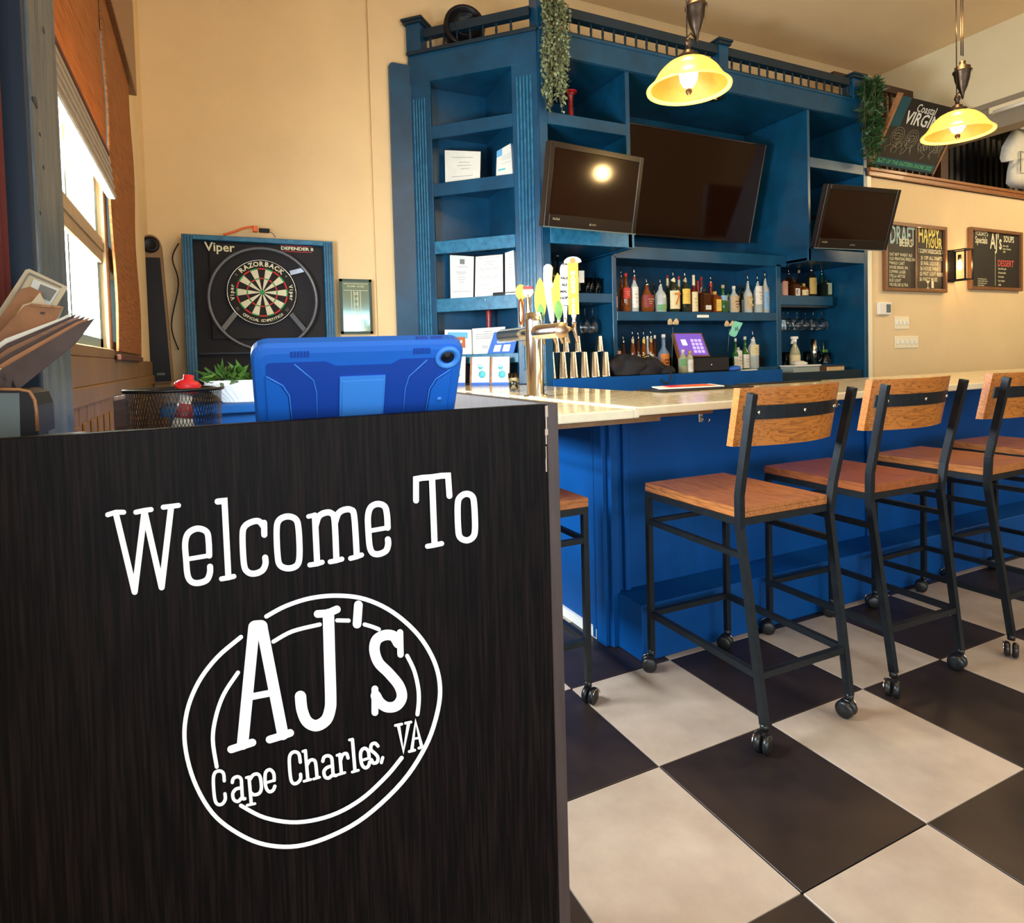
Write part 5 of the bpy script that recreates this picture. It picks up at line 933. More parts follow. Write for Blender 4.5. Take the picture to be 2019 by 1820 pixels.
for i, (x, w, tp, g, lab, cap, kw, lbl) in enumerate((
 (130, 48, 345, 'amber', 'pink', 'silver', {}, 'amber bottle with pinkish label at the left end of the upper liquor shelf'),
 (200, 46, 262, 'amber', None, 'silver', dict(pour=True), 'tall thin amber bottle behind the red triangle label bottle'),
 (250, 92, 330, 'amber', 'red', 'red', dict(neck=.35, lb=(.35, .62)), 'wide amber bottle with red slanted label, upper liquor shelf'),
 (346, 78, 255, 'clear', 'white', 'dred', dict(neck=.4, lb=(.1, .55), neckc='dred', pour=True), 'tall bottle with long white label and dark red neck, third from left up top'),
 (482, 130, 370, 'amber', 'dred', 'silver', dict(neck=.4, style='squat', lb=(.14, .48), pour=True), 'squat amber bottle with oval dark red label, upper liquor shelf'),
 (560, 40, 440, 'dark', None, 'black', {}, 'short dark bottle behind the squat amber bottle'),
 (632, 112, 375, 'clear', 'green', 'silver', dict(neck=.42, lb=(.05, .22), pour=True), 'clear bottle with yellow-green lower label, fifth from left up top'),
 (712, 46, 350, 'dark', 'cream', 'dred', dict(neckc='cream'), 'dark bottle with red cap behind the orange numeral bottle'),
 (775, 122, 288, 'dark', 'cream', 'white', dict(neck=.38, lb=(.08, .50), neckc='cream', mark=('7', 'orange', .95), pour=True), 'large dark bottle with cream label bearing an orange 7'),
 (838, 44, 365, 'dark', 'white', 'red', dict(neckc='white'), 'dark bottle with white neck between the two largest dark bottles'),
 (905, 98, 292, 'dark', 'yellow', 'white', dict(neck=.38, lb=(.2, .55), neckc='tan', pour=True), 'dark bottle with pale yellow label, right of the orange 7 bottle'),
 (1000, 76, 350, 'red', 'cream', 'cream', dict(neck=.4, lb=(.03, .55), neckc='cream'), 'dark red bottle with tall cream label, middle of upper liquor shelf'),
 (1046, 44, 415, 'red', None, 'red', dict(neckc='red'), 'slim bottle with red neck behind the small white label bottle'),
 (1085, 60, 370, 'clear', 'tan', 'red', dict(neckc='dred'), 'clear bottle with flat red-brown stopper, middle of upper shelf'),
 (1112, 110, 500, 'brown', 'white', 'black', dict(neck=.2, lb=(.12, .30), style='square'), 'short square bottle with small white rectangular label'),
 (1190, 52, 335, 'red', None, 'red', dict(neckc='red', pour=True), 'red necked bottle with pourer behind the orange-yellow label bottle'),
 (1232, 98, 532, 'amber', 'yellow', 'gold', dict(neck=.22, lb=(.08, .62), style='square'), 'short square bottle with wide orange-yellow label'),
 (1322, 84, 460, 'green', 'blue', 'tan', dict(neck=.45, lb=(.45, .62)), 'green bottle with small pale blue label on its shoulder'),
 (1378, 62, 560, 'green', 'white', 'green', dict(neck=.25, lb=(.15, .7)), 'short green bottle with oval white label'),
 (1442, 90, 472, 'clear', 'tan', 'white', dict(neck=.3, lb=(.06, .62)), 'round bottle with tan and red label, upper shelf right half'),
 (1505, 36, 455, 'dark', None, 'black', {}, 'thin dark bottle behind the black bottle at upper shelf right'),
 (1542, 50, 465, 'black', 'silver', 'black', dict(neck=.35, lb=(.02, .5)), 'black bottle with narrow silver stripe'),
 (1598, 78, 332, 'clear', 'tan', 'silver', dict(neck=.45, lb=(.1, .42), pour=True, mark=('K', 'cream', .8)), 'clear bottle with cream triangle label'),
 (1706, 82, 335, 'clear', 'white', 'silver', dict(neck=.38, lb=(.22, .68), pour=True), 'tall clear bottle with large white label, second from right up top'),
 (1790, 74, 298, 'clear', 'blue', 'blue', dict(neck=.38, lb=(.1, .5), pour=True), 'tall clear bottle with pale blue label at the right end up top'))):
    bottle(lbl, U(x), w*.1783, UY(tp), BS, bq_+(.11 if w < 65 and i not in (0,) else 0)+.0*i, g, lab, cap, **kw)
CB = 1.129
for x, w, tp, g, lab, cap, kw, lbl in (
 (150, 60, 1160, 'brown', 'pink', 'black', dict(neck=.2, lb=(.2, .9)), 'short bottle with pale pink label, left end of lower liquor row'),
 (210, 52, 1000, 'brown', 'tan', 'black', dict(pour=True), 'dark bottle with pourer, second in the lower liquor row'),
 (314, 56, 940, 'amber', 'cream', 'gold', dict(neckc='cream', pour=True), 'amber bottle with cream neck behind the black bag, leftmost of four'),
 (376, 46, 948, 'brown', 'tan', 'dred', dict(pour=True), 'brown bottle with red-brown neck behind the black bag'),
 (437, 58, 945, 'amber', 'yellow', 'gold', dict(neckc='yellow', pour=True), 'amber bottle with yellow neck rising behind the black bag'),
 (478, 44, 1025, 'clear', 'tan', 'white', {}, 'bottle with flat white stopper behind the black bag, left one'),
 (517, 56, 932, 'amber', 'cream', 'gold', dict(neckc='tan', pour=True), 'tall amber bottle with gold neck behind the black bag, right one'),
 (560, 46, 1015, 'brown', 'pink', 'white', {}, 'bottle with pale pink stopper, right end of the bottles behind the bag'),
 (655, 112, 1005, 'blue', 'orange', 'white', dict(neck=.42, lb=(.05, .50), style='round'), 'round shouldered bottle with white stopper and orange label, left of the till'),
 (1452, 60, 1050, 'green', 'white', 'white', dict(neck=.4), 'bottle with white cap at the left of the group right of the till'),
 (1480, 74, 1150, 'clear', 'white', 'silver', dict(neck=.1, lb=(.05, .85)), 'square bottle with white and pink label, right of the till'),
 (1556, 74, 1030, 'green', 'white', 'white', dict(neck=.42, lb=(.04, .46)), 'green necked bottle with white label, right of the till'),
 (1646, 102, 955, 'clear', 'cream', 'silver', dict(neck=.38, lb=(.35, .62), neckc='white', pour=True), 'largest cream label bottle, right of the till')):
    hidden = x < 600
    bottle(lbl, U(x), w*.1783, UY(tp), CB, 4.52 if hidden else 4.40, g, lab, cap, **kw)
for x, w, tp, g, lab, kw, lbl in ((1736, 82, 978, 'brown', 'yellow', dict(neck=.42, pour=True), 'bottle with yellow label on the black riser, left one'), (1812, 72, 982, 'amber', 'pink', dict(neck=.42, pour=True), 'bottle with pink label on the black riser, right one')):
    bottle(lbl, U(x), w*.1783, UY(tp), 1.236, 4.62, g, lab, 'silver', **kw)
bottle('pale bottle with green label standing left of the till', U(866), 16.5, UY(1175), CB, 4.24, 'pale', 'green', 'white', neck=.25, lb=(.3, .6)); bottle('small bottle with gold cap and white label beside the till', U(944), 11.5, UY(1188), CB, 4.20, 'pale', 'white', 'gold', neck=.22, lb=(.05, .6))
Vx = lambda zx: 1500+zx*.1649
Vy = lambda zy: 480+zy*.1649
for x, w, tp, g, lab, cap, kw, lbl in (
 (282, 68, 435, 'clear', 'pink', 'dred', dict(neck=.12, lb=(.05, .9)), 'small bottle with pink label at the left of the right bay shelf'),
 (338, 66, 285, 'brown', None, 'tan', dict(pour=True), 'red-brown bottle with cork, right bay shelf'),
 (392, 98, 400, 'brown', 'white', 'black', dict(neck=.35, lb=(.02, .4), style='square', mark=('E', 'dred', .8)), 'short brown bottle with white square label, right bay shelf'),
 (460, 62, 320, 'black', 'gold', 'tan', dict(pour=False), 'tall thin black bottle with flat cork, right bay shelf'),
 (515, 84, 480, 'amber', 'cream', 'gold', dict(neck=.3, lb=(.1, .5)), 'low amber bottle with cream label, right bay shelf'),
 (608, 92, 232, 'black', 'gold', 'white', dict(neck=.36, lb=(.08, .55), pour=True, neckc='black'), 'tallest black bottle with golden label, right bay shelf'),
 (732, 40, 288, 'green', None, 'silver', dict(neck=.5, pour=True), 'thin green bottle with pourer, right bay shelf'),
 (782, 82, 435, 'dark', 'pgreen', 'black', dict(neck=.2, lb=(.15, .8), style='square'), 'dark bottle with pale green label at the right of the right bay shelf')):
    bottle(lbl, Vx(x), w*.1649, Vy(tp), 1.829, 4.46+(.08 if w < 67 else 0), g, lab, cap, **kw)
# wine glasses hanging upside down
def wineglass(label, px, y0, y1, wpx, Y, ztop, grp):
    c = onY(px, y0, Y); b = onY(px, y1, Y); h = ztop-b.z; r = (onY(px+wpx/2, y1, Y).x-onY(px-wpx/2, y1, Y).x)/2
    t = thing('wine_glass', label, 'glass', (c.x, Y, b.z), 0, grp); m = MB().lathe([(r*.86, 0), (r*.98, h*.12), (r, h*.25), (r*.8, h*.42), (r*.3, h*.52), (.005, h*.56), (.004, h*.95), (.008, h*.97), (r*.75, h*.985), (r*.75, h)], (c.x, Y, b.z), 22, cap=False)
    obj('glass', m, 'glass', t); return t
gr = [obj('glass_rack', MB().box((4.98+.0*k, 4.36, 1.728-.012), (5.66, 4.84, 1.735)), 'bluedk', bb) for k in range(1)]
for k, x in enumerate((268, 325, 432, 533, 628, 726)): wineglass('stemmed glass hanging upside down in the right bay, %s from left' % ('first', 'second', 'third', 'fourth', 'fifth', 'sixth')[k], Vx(x), Vy(775), Vy(1030), 17 if x != 628 else 12, 4.50+.03*(k % 2), 1.716, 'hanging wine glasses in the right bay')
for k, x in enumerate((545, 635)): wineglass('stemmed glass hanging upside down behind the beer taps, %s one' % ('left', 'right')[k], 1060+x*.1703, 480+730*.1703, 480+1035*.1703, 17, 4.50, 1.728, 'hanging wine glasses in the left bay')
# tumblers on small left shelf
for k, x in enumerate((575, 600, 620, 655, 690, 712)):
    q = onY(1060+x*.1703, 560, 4.45+.06*(k % 2)); c = (q.x, q.y, 1.806)
    t = thing('highball_glass', 'highball glass on the small left bay shelf, %s from left' % ('first', 'second', 'third', 'fourth', 'fifth', 'sixth')[k], 'glass', c, 0, 'highball glasses on the left bay shelf'); obj('glass', MB().lathe([(0, 0), (.022, 0), (.027, .135), (.025, .135), (.020, .01), (0, .01)], c, 16), 'glass', t)
for k, (x, y0, g, lb) in enumerate(((195, 80, 'dark', 'tall dark bottle at the back left of the left bay shelf'), (245, 110, 'black', 'black bottle behind the white tap handle'), (335, 85, 'dark', 'dark bottle with pale pourer on the left bay shelf'), (400, 100, 'red', 'red bottle behind the umbrella tap handle, left one'), (470, 95, 'red', 'red bottle behind the umbrella tap handle, right one'))):
    bottle(lb, 1060+x*.1703, 10.5, 480+y0*.1703, 1.806, 4.62, g, 'white' if k == 4 else None, 'red' if k > 2 else 'silver', neck=.4, grp='bottles behind the tap handles')
card('shelf_tag', 'white card clipped behind the orange tap handle', 'card', [onY(1060+x*.1703, 480+y*.1703, 4.40) for x, y in ((478, 315), (540, 315), (540, 455), (478, 455))], .003, 'paper')
# shakers
def shaker(label, cx, y0, y1, Yv, zb, wpx):
    c = onY(cx, y1, Yv); h = onY(cx, y0, Yv).z-zb; r = (onY(cx+wpx/2, y1, Yv).x-onY(cx-wpx/2, y1, Yv).x)/2; c.z = zb
    t = thing('shaker_tin', label, 'shaker', c, 0, 'steel shaker tins'); obj('tin', MB().lathe([(r, 0), (r*1.03, .003), (r, .006), (r*.66, h-.006), (r*.60, h), (0, h-.002)], c, 24), 'chrome', t); return h
ords = ('first', 'second', 'third', 'fourth', 'fifth', 'sixth')
for k, x in enumerate((158, 290, 412, 540, 662, 785)): hh = shaker('large steel shaker tin upside down in the bottom row, %s from left' % ords[k], 1060+x*.1703, 480+1252*.1703, 480+1545*.1703, 4.20, CB, 17.5)
for k, x in enumerate((212, 322, 462, 718)): shaker('small steel shaker tin stacked on the bottom row, %s from left' % ords[k], 1060+x*.1703, 480+1068*.1703, 480+1250*.1703, 4.20, CB+hh, 14)
# POS till
pq = [onY(U(x), UY(y), 4.38) for x, y in ((783, 1000), (1075, 1000), (1160, 1240), (850, 1235))]
pq[2] += Vector((0, -.10, 0)); pq[3] += Vector((0, -.10, 0)); pq = [onY(U(783), UY(1000), 4.40), onY(U(1075), UY(1000), 4.40), onY(U(1160), UY(1235), 4.24), onY(U(850), UY(1238), 4.24)]
ps = thing('till_screen', 'tilted touch screen till glowing purple on the back counter', 'till', (pq[3].x+.1, 4.4, 1.25)); nn = (pq[1]-pq[0]).cross(pq[3]-pq[0]).normalized(); nn = nn if nn.y < 0 else -nn
cc_ = sum(pq, Vector())/4; big_ = [cc_+(p-cc_)*1.10 for p in pq]
obj('housing', MB().prism([p-nn*.002 for p in big_], -nn*.03), 'woodbr', ps); obj('screen', MB().prism(pq, nn*.001), 'purple', ps)
def PQ(u, v, d=.002): return pq[0].lerp(pq[1], u).lerp(pq[3].lerp(pq[2], u), v)+nn*d
obj('white_panel', MB().face([PQ(.16, .28), PQ(.34, .28), PQ(.36, .55), PQ(.18, .55)]), 'litw', ps)
for r_ in range(4):
    for c_i in range(3): u, v = .52+.14*c_i, .26+.17*r_; obj('key', MB().face([PQ(u, v), PQ(u+.11, v), PQ(u+.11, v+.13), PQ(u, v+.13)]), 'lilac', ps)
obj('stand', MB().box((cc_.x-.06, 4.40, 1.262), (cc_.x+.06, 4.50, 1.40), .01), 'black', ps)
a, b_ = onY(U(985), UY(1250), 4.2), onY(U(1400), UY(1380), 4.2); cd = thing('cash_drawer', 'black cash drawer under the till screen', 'cash drawer', (a.x, 4.2, CB)); obj('body', MB().box((a.x, 4.21, CB), (b_.x, 4.60, 1.262), .004), 'black', cd); obj('drawer_front', MB().box((a.x+.008, 4.203, CB+.012), (b_.x-.008, 4.212, 1.25), .003), 'blackm', cd); obj('lock', MB().lathe([(.009, 0), (.009, .004), (0, .005)], ((a.x+b_.x)/2, 4.203, CB+.06), 12, (0, -1, 0)), 'chrome', cd)
# black bag
bgc = onY(1262, 742, 4.22); bg = thing('black_bag', 'slumped black drawstring bag on the back counter before the lower bottles', 'bag', (bgc.x, 4.2, CB))
def lump(c, rx, ry, rz, seed, n=3, amp=.16):
    rnd = random.Random(seed); b = bmesh.new(); bmesh.ops.create_icosphere(b, subdivisions=n, radius=1)
    ph = [(Vector((rnd.uniform(-1, 1), rnd.uniform(-1, 1), rnd.uniform(-1, 1)))*rnd.uniform(2, 6), rnd.uniform(0, 6)) for _ in range(6)]
    for v in b.verts:
        d = 1+sum(math.sin(v.co.dot(k)+p) for k, p in ph)*amp/3; z = v.co.z*d; v.co = Vector((c[0]+v.co.x*d*rx, c[1]+v.co.y*d*ry, c[2]+max(z, -.55)*rz))
    for f in b.faces: f.smooth = True
    m = MB(); m.b.free(); m.b = b; return m
l1, l2 = onY(1232, 722, 4.22), onY(1285, 720, 4.2)
obj('bag_body', lump((l1.x+.02, 4.24, CB+.06), .17, .09, .10, 3, 4, .32), 'blackm', bg); obj('bag_fold', lump((l2.x-.02, 4.22, CB+.055), .19, .08, .10, 8, 4, .36), 'blackm', bg); obj('bag_end', lump((onY(1308, 738, 4.2).x, 4.15, CB+.028), .06, .07, .045, 5), 'blackm', bg)
obj('strap', MB().tube(sm([onY(1240, 710, 4.12), onY(1250, 700, 4.14), onY(1262, 706, 4.12), onY(1280, 700, 4.14), onY(1300, 722, 4.1), onY(1320, 730, 4.06), onY(1322, 748, 4.05), onY(1312, 757, 4.05), onY(1303, 748, 4.06)], 5), .006, 8), 'blackm', bg)
# small things on and under the bottle shelf
card('price_tag', 'small white price tag on the bottle shelf edge', 'tag', [onY(U(x), UY(y), 4.346) for x, y in ((1035, 790), (1165, 790), (1165, 820), (1035, 820))], .002, 'paper')
for k, (x, y, lb) in enumerate(((770, 885, 'beige felt bow pinned under the bottle shelf, left of the till'), (1395, 905, 'beige felt bow pinned under the bottle shelf, beside the mint sleeve'))):
    q = onY(U(x), UY(y), 4.34); t = thing('felt_bow', lb, 'decoration', q, 0, 'felt bows under the bottle shelf')
    for s_ in (-1, 1): obj('loop', lump((q.x+s_*.034, q.y, q.z+.008), .028, .012, .036, 11+k+s_, 2), 'beige', t)
    obj('knot', lump((q.x, q.y-.006, q.z), .014, .012, .016, 4, 2), 'beige', t); obj('ribbon', MB().tube([q+Vector((-.005, 0, -.03)), (q.x-.006, q.y+.02, CB+.06 if k == 0 else 1.3)], .0025, 5), 'grey', t)
P_ = [onY(U(x), UY(y), 4.32) for x, y in ((1455, 858), (1540, 880), (1470, 1020), (1450, 1035), (1410, 1022), (1395, 1000))]
ms = card('can_sleeve', 'mint green foam can sleeve hanging at a tilt under the bottle shelf', 'sleeve', P_, .012, 'mint'); obj('stamp', MB().text('AJ', onY(U(1470), UY(945), 4.318), Vector((1, 0, .35)), Vector((-.35, 0, 1)), .05, bold=.001), 'grey', ms)
t = thing('blue_cloth', 'blue folded cloth on the back counter right of the cash drawer', 'cloth', (onY(U(1450), 730, 4.2).x, 4.2, CB)); q = onY(U(1450), UY(1385), 4.2); obj('cloth', lump((q.x, 4.2, CB+.018), .06, .05, .03, 21, 2), 'bluep', t)
a, b_ = onY(U(1395), UY(1390), 4.18), onY(U(1650), UY(1390), 4.18); card('white_pad', 'flat white pad on the edge of the back counter', 'pad', [(a.x+.13, 4.13, CB), (b_.x, 4.13, CB), (b_.x, 4.18, CB), (a.x+.13, 4.18, CB)], .008, 'paper')
q = onY(U(1860), UY(1320), 4.46); t = thing('steel_canister', 'steel canister in front of the black riser', 'canister', (q.x, 4.44, CB)); obj('body', MB().lathe([(.04, 0), (.04, .11), (.037, .116), (0, .116)], (q.x, 4.44, CB), 20), 'chrome', t)
# right bay counter: spray bottle, tray, bins, shaker, garnish
q = onY(Vx(430), Vy(1480), 4.40); zt2 = onY(Vx(430), Vy(1090), 4.40).z; RBZ = 1.151; hh = zt2-RBZ-.05
bx0, bx1 = onY(1542, 740, 4.30).x, onY(1592, 740, 4.30).x
t = thing('clear_bin', 'clear plastic bin under the white towel tray', 'bin', ((bx0+bx1)/2, 4.26, 1.0)); obj('bin', MB().box((bx0, 4.16, 1.0+.0), (bx1, 4.32, 1.14), .004), mat('frosted_plastic', (.55, .66, .62), .3, trans=.5), t)
t = thing('dark_box', 'dark brown box with tan label on the back counter edge', 'box', (onY(1620, 740, 4.28).x, 4.24, 1.0)); d0, d1 = onY(1594, 740, 4.28).x, onY(1648, 740, 4.28).x; zz1 = onY(1620, 722, 4.2).z
obj('box', MB().box((d0, 4.18, 1.0), (d1, 4.32, zz1), .004), 'dkwood', t); obj('label', MB().box((d0+.13, 4.176, zz1-.055), (d1-.015, 4.181, zz1-.01), .002), 'tan' if False else 'beige', t)
t = thing('towel_tray', 'white tray of folded towels in front of the spray bottle', 'tray', ((bx0+bx1)/2, 4.24, 1.141)); obj('tray', MB().box((bx0-.0, 4.15, 1.141), (bx1+.01, 4.33, 1.155), .004), 'wht', t); obj('towel', lump(((bx0+bx1)/2, 4.24, 1.168), .075, .06, .03, 31, 3), 'cloth', t)
t = thing('spray_bottle', 'clear spray bottle with white trigger and orange label', 'bottle', (q.x, 4.42, RBZ)); sc3 = Vector((q.x, 4.42, RBZ-.022))
obj('body', MB().lathe([(0, 0), (.046, 0), (.05, .008), (.05, hh*.5), (.042, hh*.66), (.018, hh*.9), (.016, hh), (0, hh)], sc3, 20), gmat('pale', GC['pale']), t); obj('label', MB().lathe([(.051, hh*.12), (.0515, hh*.48)], sc3, 20, cap=False), cmat('cream'), t)
m = MB().lathe([(.018, hh-.004), (.02, hh+.02), (.012, hh+.03)], sc3, 14); zq = sc3.z+hh+.028; m.box((q.x-.045, 4.405, zq), (q.x+.035, 4.435, zq+.026), .006); m.obox((q.x-.03, 4.41, zq), (.012, 0, 0), (0, .02, 0), (-.018, 0, -.045)); obj('trigger_head', m, 'wht', t)
q = onY(Vx(637), Vy(1450), 4.45); zt3 = onY(Vx(637), Vy(1140), 4.45).z; t = thing('jigger_tin', 'tall narrow steel shaker in the right bay', 'shaker', (q.x, 4.45, RBZ-.022)); obj('tin', MB().lathe([(.026, 0), (.034, zt3-RBZ+.022), (.031, zt3-RBZ+.022), (.02, .02), (0, .02)], (q.x, 4.45, RBZ-.022), 22), 'chrome', t)
for k, x in enumerate((300, 350, 555, 690)):
    q = onY(Vx(x), Vy(1400), 4.56); t = thing('rocks_glass', 'rocks glass on the right bay counter, %s from left' % ords[k], 'glass', (q.x, 4.56, 1.129), 0, 'rocks glasses in the right bay'); obj('glass', MB().lathe([(0, 0), (.034, 0), (.040, .15), (.037, .15), (.031, .012), (0, .012)], (q.x, 4.56, 1.129), 18), 'glass', t)
for k, (x, r, h, lb) in enumerate(((770, .055, .13, 'wide glass jar holding dark garnish, right bay counter'), (905, .045, .14, 'glass jar of straws and white blossom garnish, right bay counter'))):
    q = onY(Vx(x), Vy(1440), 4.46); c = Vector((q.x, 4.46, RBZ-.022)); t = thing('garnish_jar', lb, 'jar', c); obj('jar', MB().lathe([(0, 0), (r*.95, 0), (r, .01), (r, h), (r*.93, h), (r*.9, .014), (0, .014)], c, 20), 'glass', t); obj('contents', MB().lathe([(0, .016), (r*.86, .016), (r*.86, h*.6), (0, h*.66)], c, 16), 'woodbr' if k == 0 else 'ink', t)
    for dx, dz, mm in (((-.01, .28, 'red'), (.012, .25, 'wht'), (.03, .22, 'chrome')) if k else ((-.01, .25, 'chrome'), (-.03, .2, 'green2'))): obj('stirrer', MB().tube([c+Vector((dx*.4, 0, .03)), c+Vector((dx*3, 0, dz))], .0035, 6), mm, t)
    for j in range(3 if k else 2): obj('garnish', lump((c.x+(-.03+.035*j), 4.45, c.z+h+.018), .022, .014, .022, 41+j+k, 2), 'cloth' if k else 'green', t)
# copper mugs on hooks
for k, (x, y) in enumerate(((1045, 412), (1048, 600), (1052, 770), (1062, 940))):
    q = onY(Vx(x), Vy(y), 4.70); t = thing('hanging_mug', 'dark metal mug on a hook beside the right wall, %s from top' % ords[k], 'mug', q, 0, 'mugs hung on hooks'); dx_ = Vector((1, -.12, -.08)).normalized(); s0 = q-dx_*.06
    obj('cup', MB().lathe([(0, 0), (.040, 0), (.043, .01), (.043, .115), (.046, .12), (.040, .12), (.038, .02), (0, .02)], s0, 22, dx_), 'bronze', t); obj('rim', MB().tube([s0+dx_*.12+Vector((0, math.cos(g), math.sin(g)))*.044 for g in [2*math.pi*i/20 for i in range(20)]], .003, 6, True), 'copper', t)
    obj('handle', MB().tube(sm([s0+dx_*.025+Vector((0, 0, .042)), s0+dx_*.03+Vector((0, 0, .075)), s0+dx_*.08+Vector((0, 0, .078)), s0+dx_*.095+Vector((0, 0, .042))], 4), .005, 8), 'chrome', t); obj('hook', MB().tube(sm([(q.x, BK, q.z+.10), (q.x, q.y+.02, q.z+.10), (q.x, q.y, q.z+.085), (q.x, q.y-.012, q.z+.10)], 4), .003, 6), 'chrome', t)
card('posted_notice', 'pale notice taped on the back panel beside the hanging mugs', 'notice', [onY(Vx(x), Vy(y), BK-.002) for x, y in ((915, 440), (1010, 470), (1010, 600), (915, 600))], .002, mat('faded_notice', (.10, .22, .25), .7))
# ================================================================== RIGHT WALL
RW = 4.12
WX, WZ = lambda zx: 1700+zx*.16486, lambda zy: 420+zy*.16486
def chalkboard(label, x0, x1, z0, z1, mid):
    t = thing('chalkboard', label, 'chalkboard', (x0, RW, z0)); f = .035
    obj('board', MB().box((x0+.01, RW-.018, z0+.01), (x1-.01, RW-.002, z1-.01)), 'chalk', t)
    for a_, b2 in (((x0, z0), (x0+f, z1)), ((x1-f, z0), (x1, z1)), ((x0+f, z0), (x1-f, z0+f)), ((x0+f, z1-f), (x1-f, z1))): obj('frame_side', MB().box((a_[0], RW-.045, a_[1]), (b2[0], RW-.001, b2[1]), .004), 'woodbr', t)
    if mid: obj('frame_divider', MB().box((mid-.012, RW-.03, z0+f), (mid+.012, RW-.004, z1-f), .003), 'woodbr', t)
    return t
YF = RW-.0195
def W2(mb, s, zx, zy, size, al='LEFT', bold=.002, sx=1., Y=YF):
    q = onY(WX(zx), WZ(zy), Y); return mb.text(s, q, X3, Z3, size, align=al, bold=bold, sx=sx)
a, b_ = onY(WX(270), WZ(930), RW-.03), onY(WX(1003), WZ(172), RW-.03)
t = chalkboard('double chalkboard with draft beers and happy hour lists, left of the wall lamp', a.x, b_.x, a.z, b_.z, onY(WX(650), WZ(500), RW-.03).x)
m = MB(); W2(m, 'DRAFT', 326, 262, .27, sx=.50, bold=.005); obj('draft_lettering', m, 'chalkb', t)
m = MB(); W2(m, 'BEERS', 440, 355, .11, sx=.75); 
for k, s in enumerate(('OAT RIFT WHEAT ALE', 'OLD PRINTING PRESS IPA', 'MANGO CART', 'SHORE BREAK IPA', 'SUMMER LAGER', 'STELLA ARTOIS', 'BUD LIGHT', 'MICHELOB ULTRA')): W2(m, s, 322, 492+k*52, .046, bold=.0004, sx=.8)
obj('list_lettering', m, 'chalkw', t)
m = MB(); W2(m, 'HAPPY', 668, 262, .24, bold=.004, sx=.50); W2(m, 'HOUR', 760, 360, .155, bold=.003, sx=.62); obj('happy_hour_lettering', m, 'chalky', t)
m = MB(); W2(m, '3-5PM WEEKDAYS', 690, 458, .055, bold=.0006, sx=.8)
for k, s in enumerate(('$1 OFF ALL DRAFTS', '$5 RAIL LIQUOR', '$6 HOUSE WINE', '$3 PINT LIGHT BEERS', '$6 PARTY MIXES')): W2(m, s, 700-4*k, 535+k*64, .056, bold=.0006, sx=.75)
qa, qb = onY(WX(672), WZ(430), YF), onY(WX(960), WZ(490), YF)
for a_, b2 in (((qa.x, qa.z), (qb.x, qa.z+.003)), ((qa.x, qb.z), (qb.x, qb.z+.003)), ((qa.x, qb.z), (qa.x+.003, qa.z)), ((qb.x, qb.z), (qb.x+.003, qa.z))): m.box((a_[0], YF-.001, a_[1]), (b2[0], YF, b2[1]))
q = onY(WX(785), WZ(850), YF); m.prism([(q.x-.035, YF-.001, q.z+.035), (q.x+.035, YF-.001, q.z+.035), (q.x, YF-.001, q.z)], (0, .001, 0)).box((q.x-.003, YF-.001, q.z-.04), (q.x+.003, YF, q.z)).box((q.x-.02, YF-.001, q.z-.045), (q.x+.02, YF, q.z-.038)).box((q.x+.06, YF-.001, q.z-.04), (q.x+.10, YF, q.z+.035))
obj('happy_list_lettering', m, 'chalkw', t)
a, b_ = onY(WX(1292), WZ(912), RW-.03), onY(WX(1908), WZ(235), RW-.03)
t = chalkboard('chalkboard of specials and soups at the right edge, beside the wall lamp', a.x, b_.x, a.z, b_.z-.0, None)
m = MB(); W2(m, "TODAY'S", 1350, 240, .075, bold=.001, sx=.8); W2(m, 'Specials', 1350, 320, .105, bold=.002, sx=.72); W2(m, "AJ's", 1530, 345, .24, bold=.004, sx=.65); W2(m, 'SOUPS', 1690, 315, .10, bold=.002, sx=.72)
for k in range(3): W2(m, ('she crab', 'beer cheese', 'chili')[k], 1680, 392+k*36, .034, bold=.0003)
for k in range(4): W2(m, ('consuming raw or', 'undercooked meats', 'may increase your', 'risk of illness')[k], 1380, 785+k*26, .024, bold=.0002)
for k in range(5): W2(m, ('key lime pie', 'cheesecake', 'brownie', 'ice cream', 'cake')[k], 1625, 665+k*48, .034, bold=.0003)
q = onY(WX(1590), WZ(465), YF); q2 = onY(WX(1590), WZ(870), YF); m.box((q.x-.002, YF-.001, q2.z), (q.x+.002, YF, q.z)); obj('menu_lettering', m, 'chalkw', t)
m = MB(); W2(m, 'DESSERT', 1618, 602, .10, bold=.002, sx=.85); obj('dessert_lettering', m, 'chalkr', t)
# wall lamp
a, b_ = onY(WX(1106), WZ(815), RW-.10), onY(WX(1106), WZ(425), RW-.10); lx = onY(WX(1165), WZ(600), RW-.10).x; lz0, lz1 = a.z, b_.z
t = thing('wall_lamp', 'black metal wall lamp with lit filament bulb between the two chalkboards', 'lamp', (lx, RW, (lz0+lz1)/2)); WL = .13
obj('back_plate', MB().box((lx-WL/2, RW-.015, lz0), (lx+WL/2, RW, lz1), .003), 'black', t); fr = MB()
for dx in (-WL/2, WL/2):
    for y in (RW-.02, RW-.19): fr.box((lx+dx-.006, y-.006, lz0+.01), (lx+dx+.006, y+.006, lz1-.01))
for z in (lz0+.015, lz1-.015):
    for dx in (-WL/2, WL/2): fr.box((lx+dx-.006, RW-.19, z-.006), (lx+dx+.006, RW-.01, z+.006))
    for y in (RW-.19,): fr.box((lx-WL/2, y-.006, z-.006), (lx+WL/2, y+.006, z+.006))
obj('cage', fr, 'black', t); bc_ = Vector((lx, RW-.10, (lz0+lz1)/2)); obj('bulb', MB().lathe([(0, -.055), (.018, -.048), (.026, -.02), (.024, .02), (.012, .05), (.012, .06)], bc_, 18), 'bulbo', t); obj('socket', MB().lathe([(.016, .055), (.016, .11), (0, .11)], bc_, 14), 'bronze', t)
point('wall_lamp_light', bc_+Vector((0, -.03, 0)), 9, (1, .55, .2), .03)
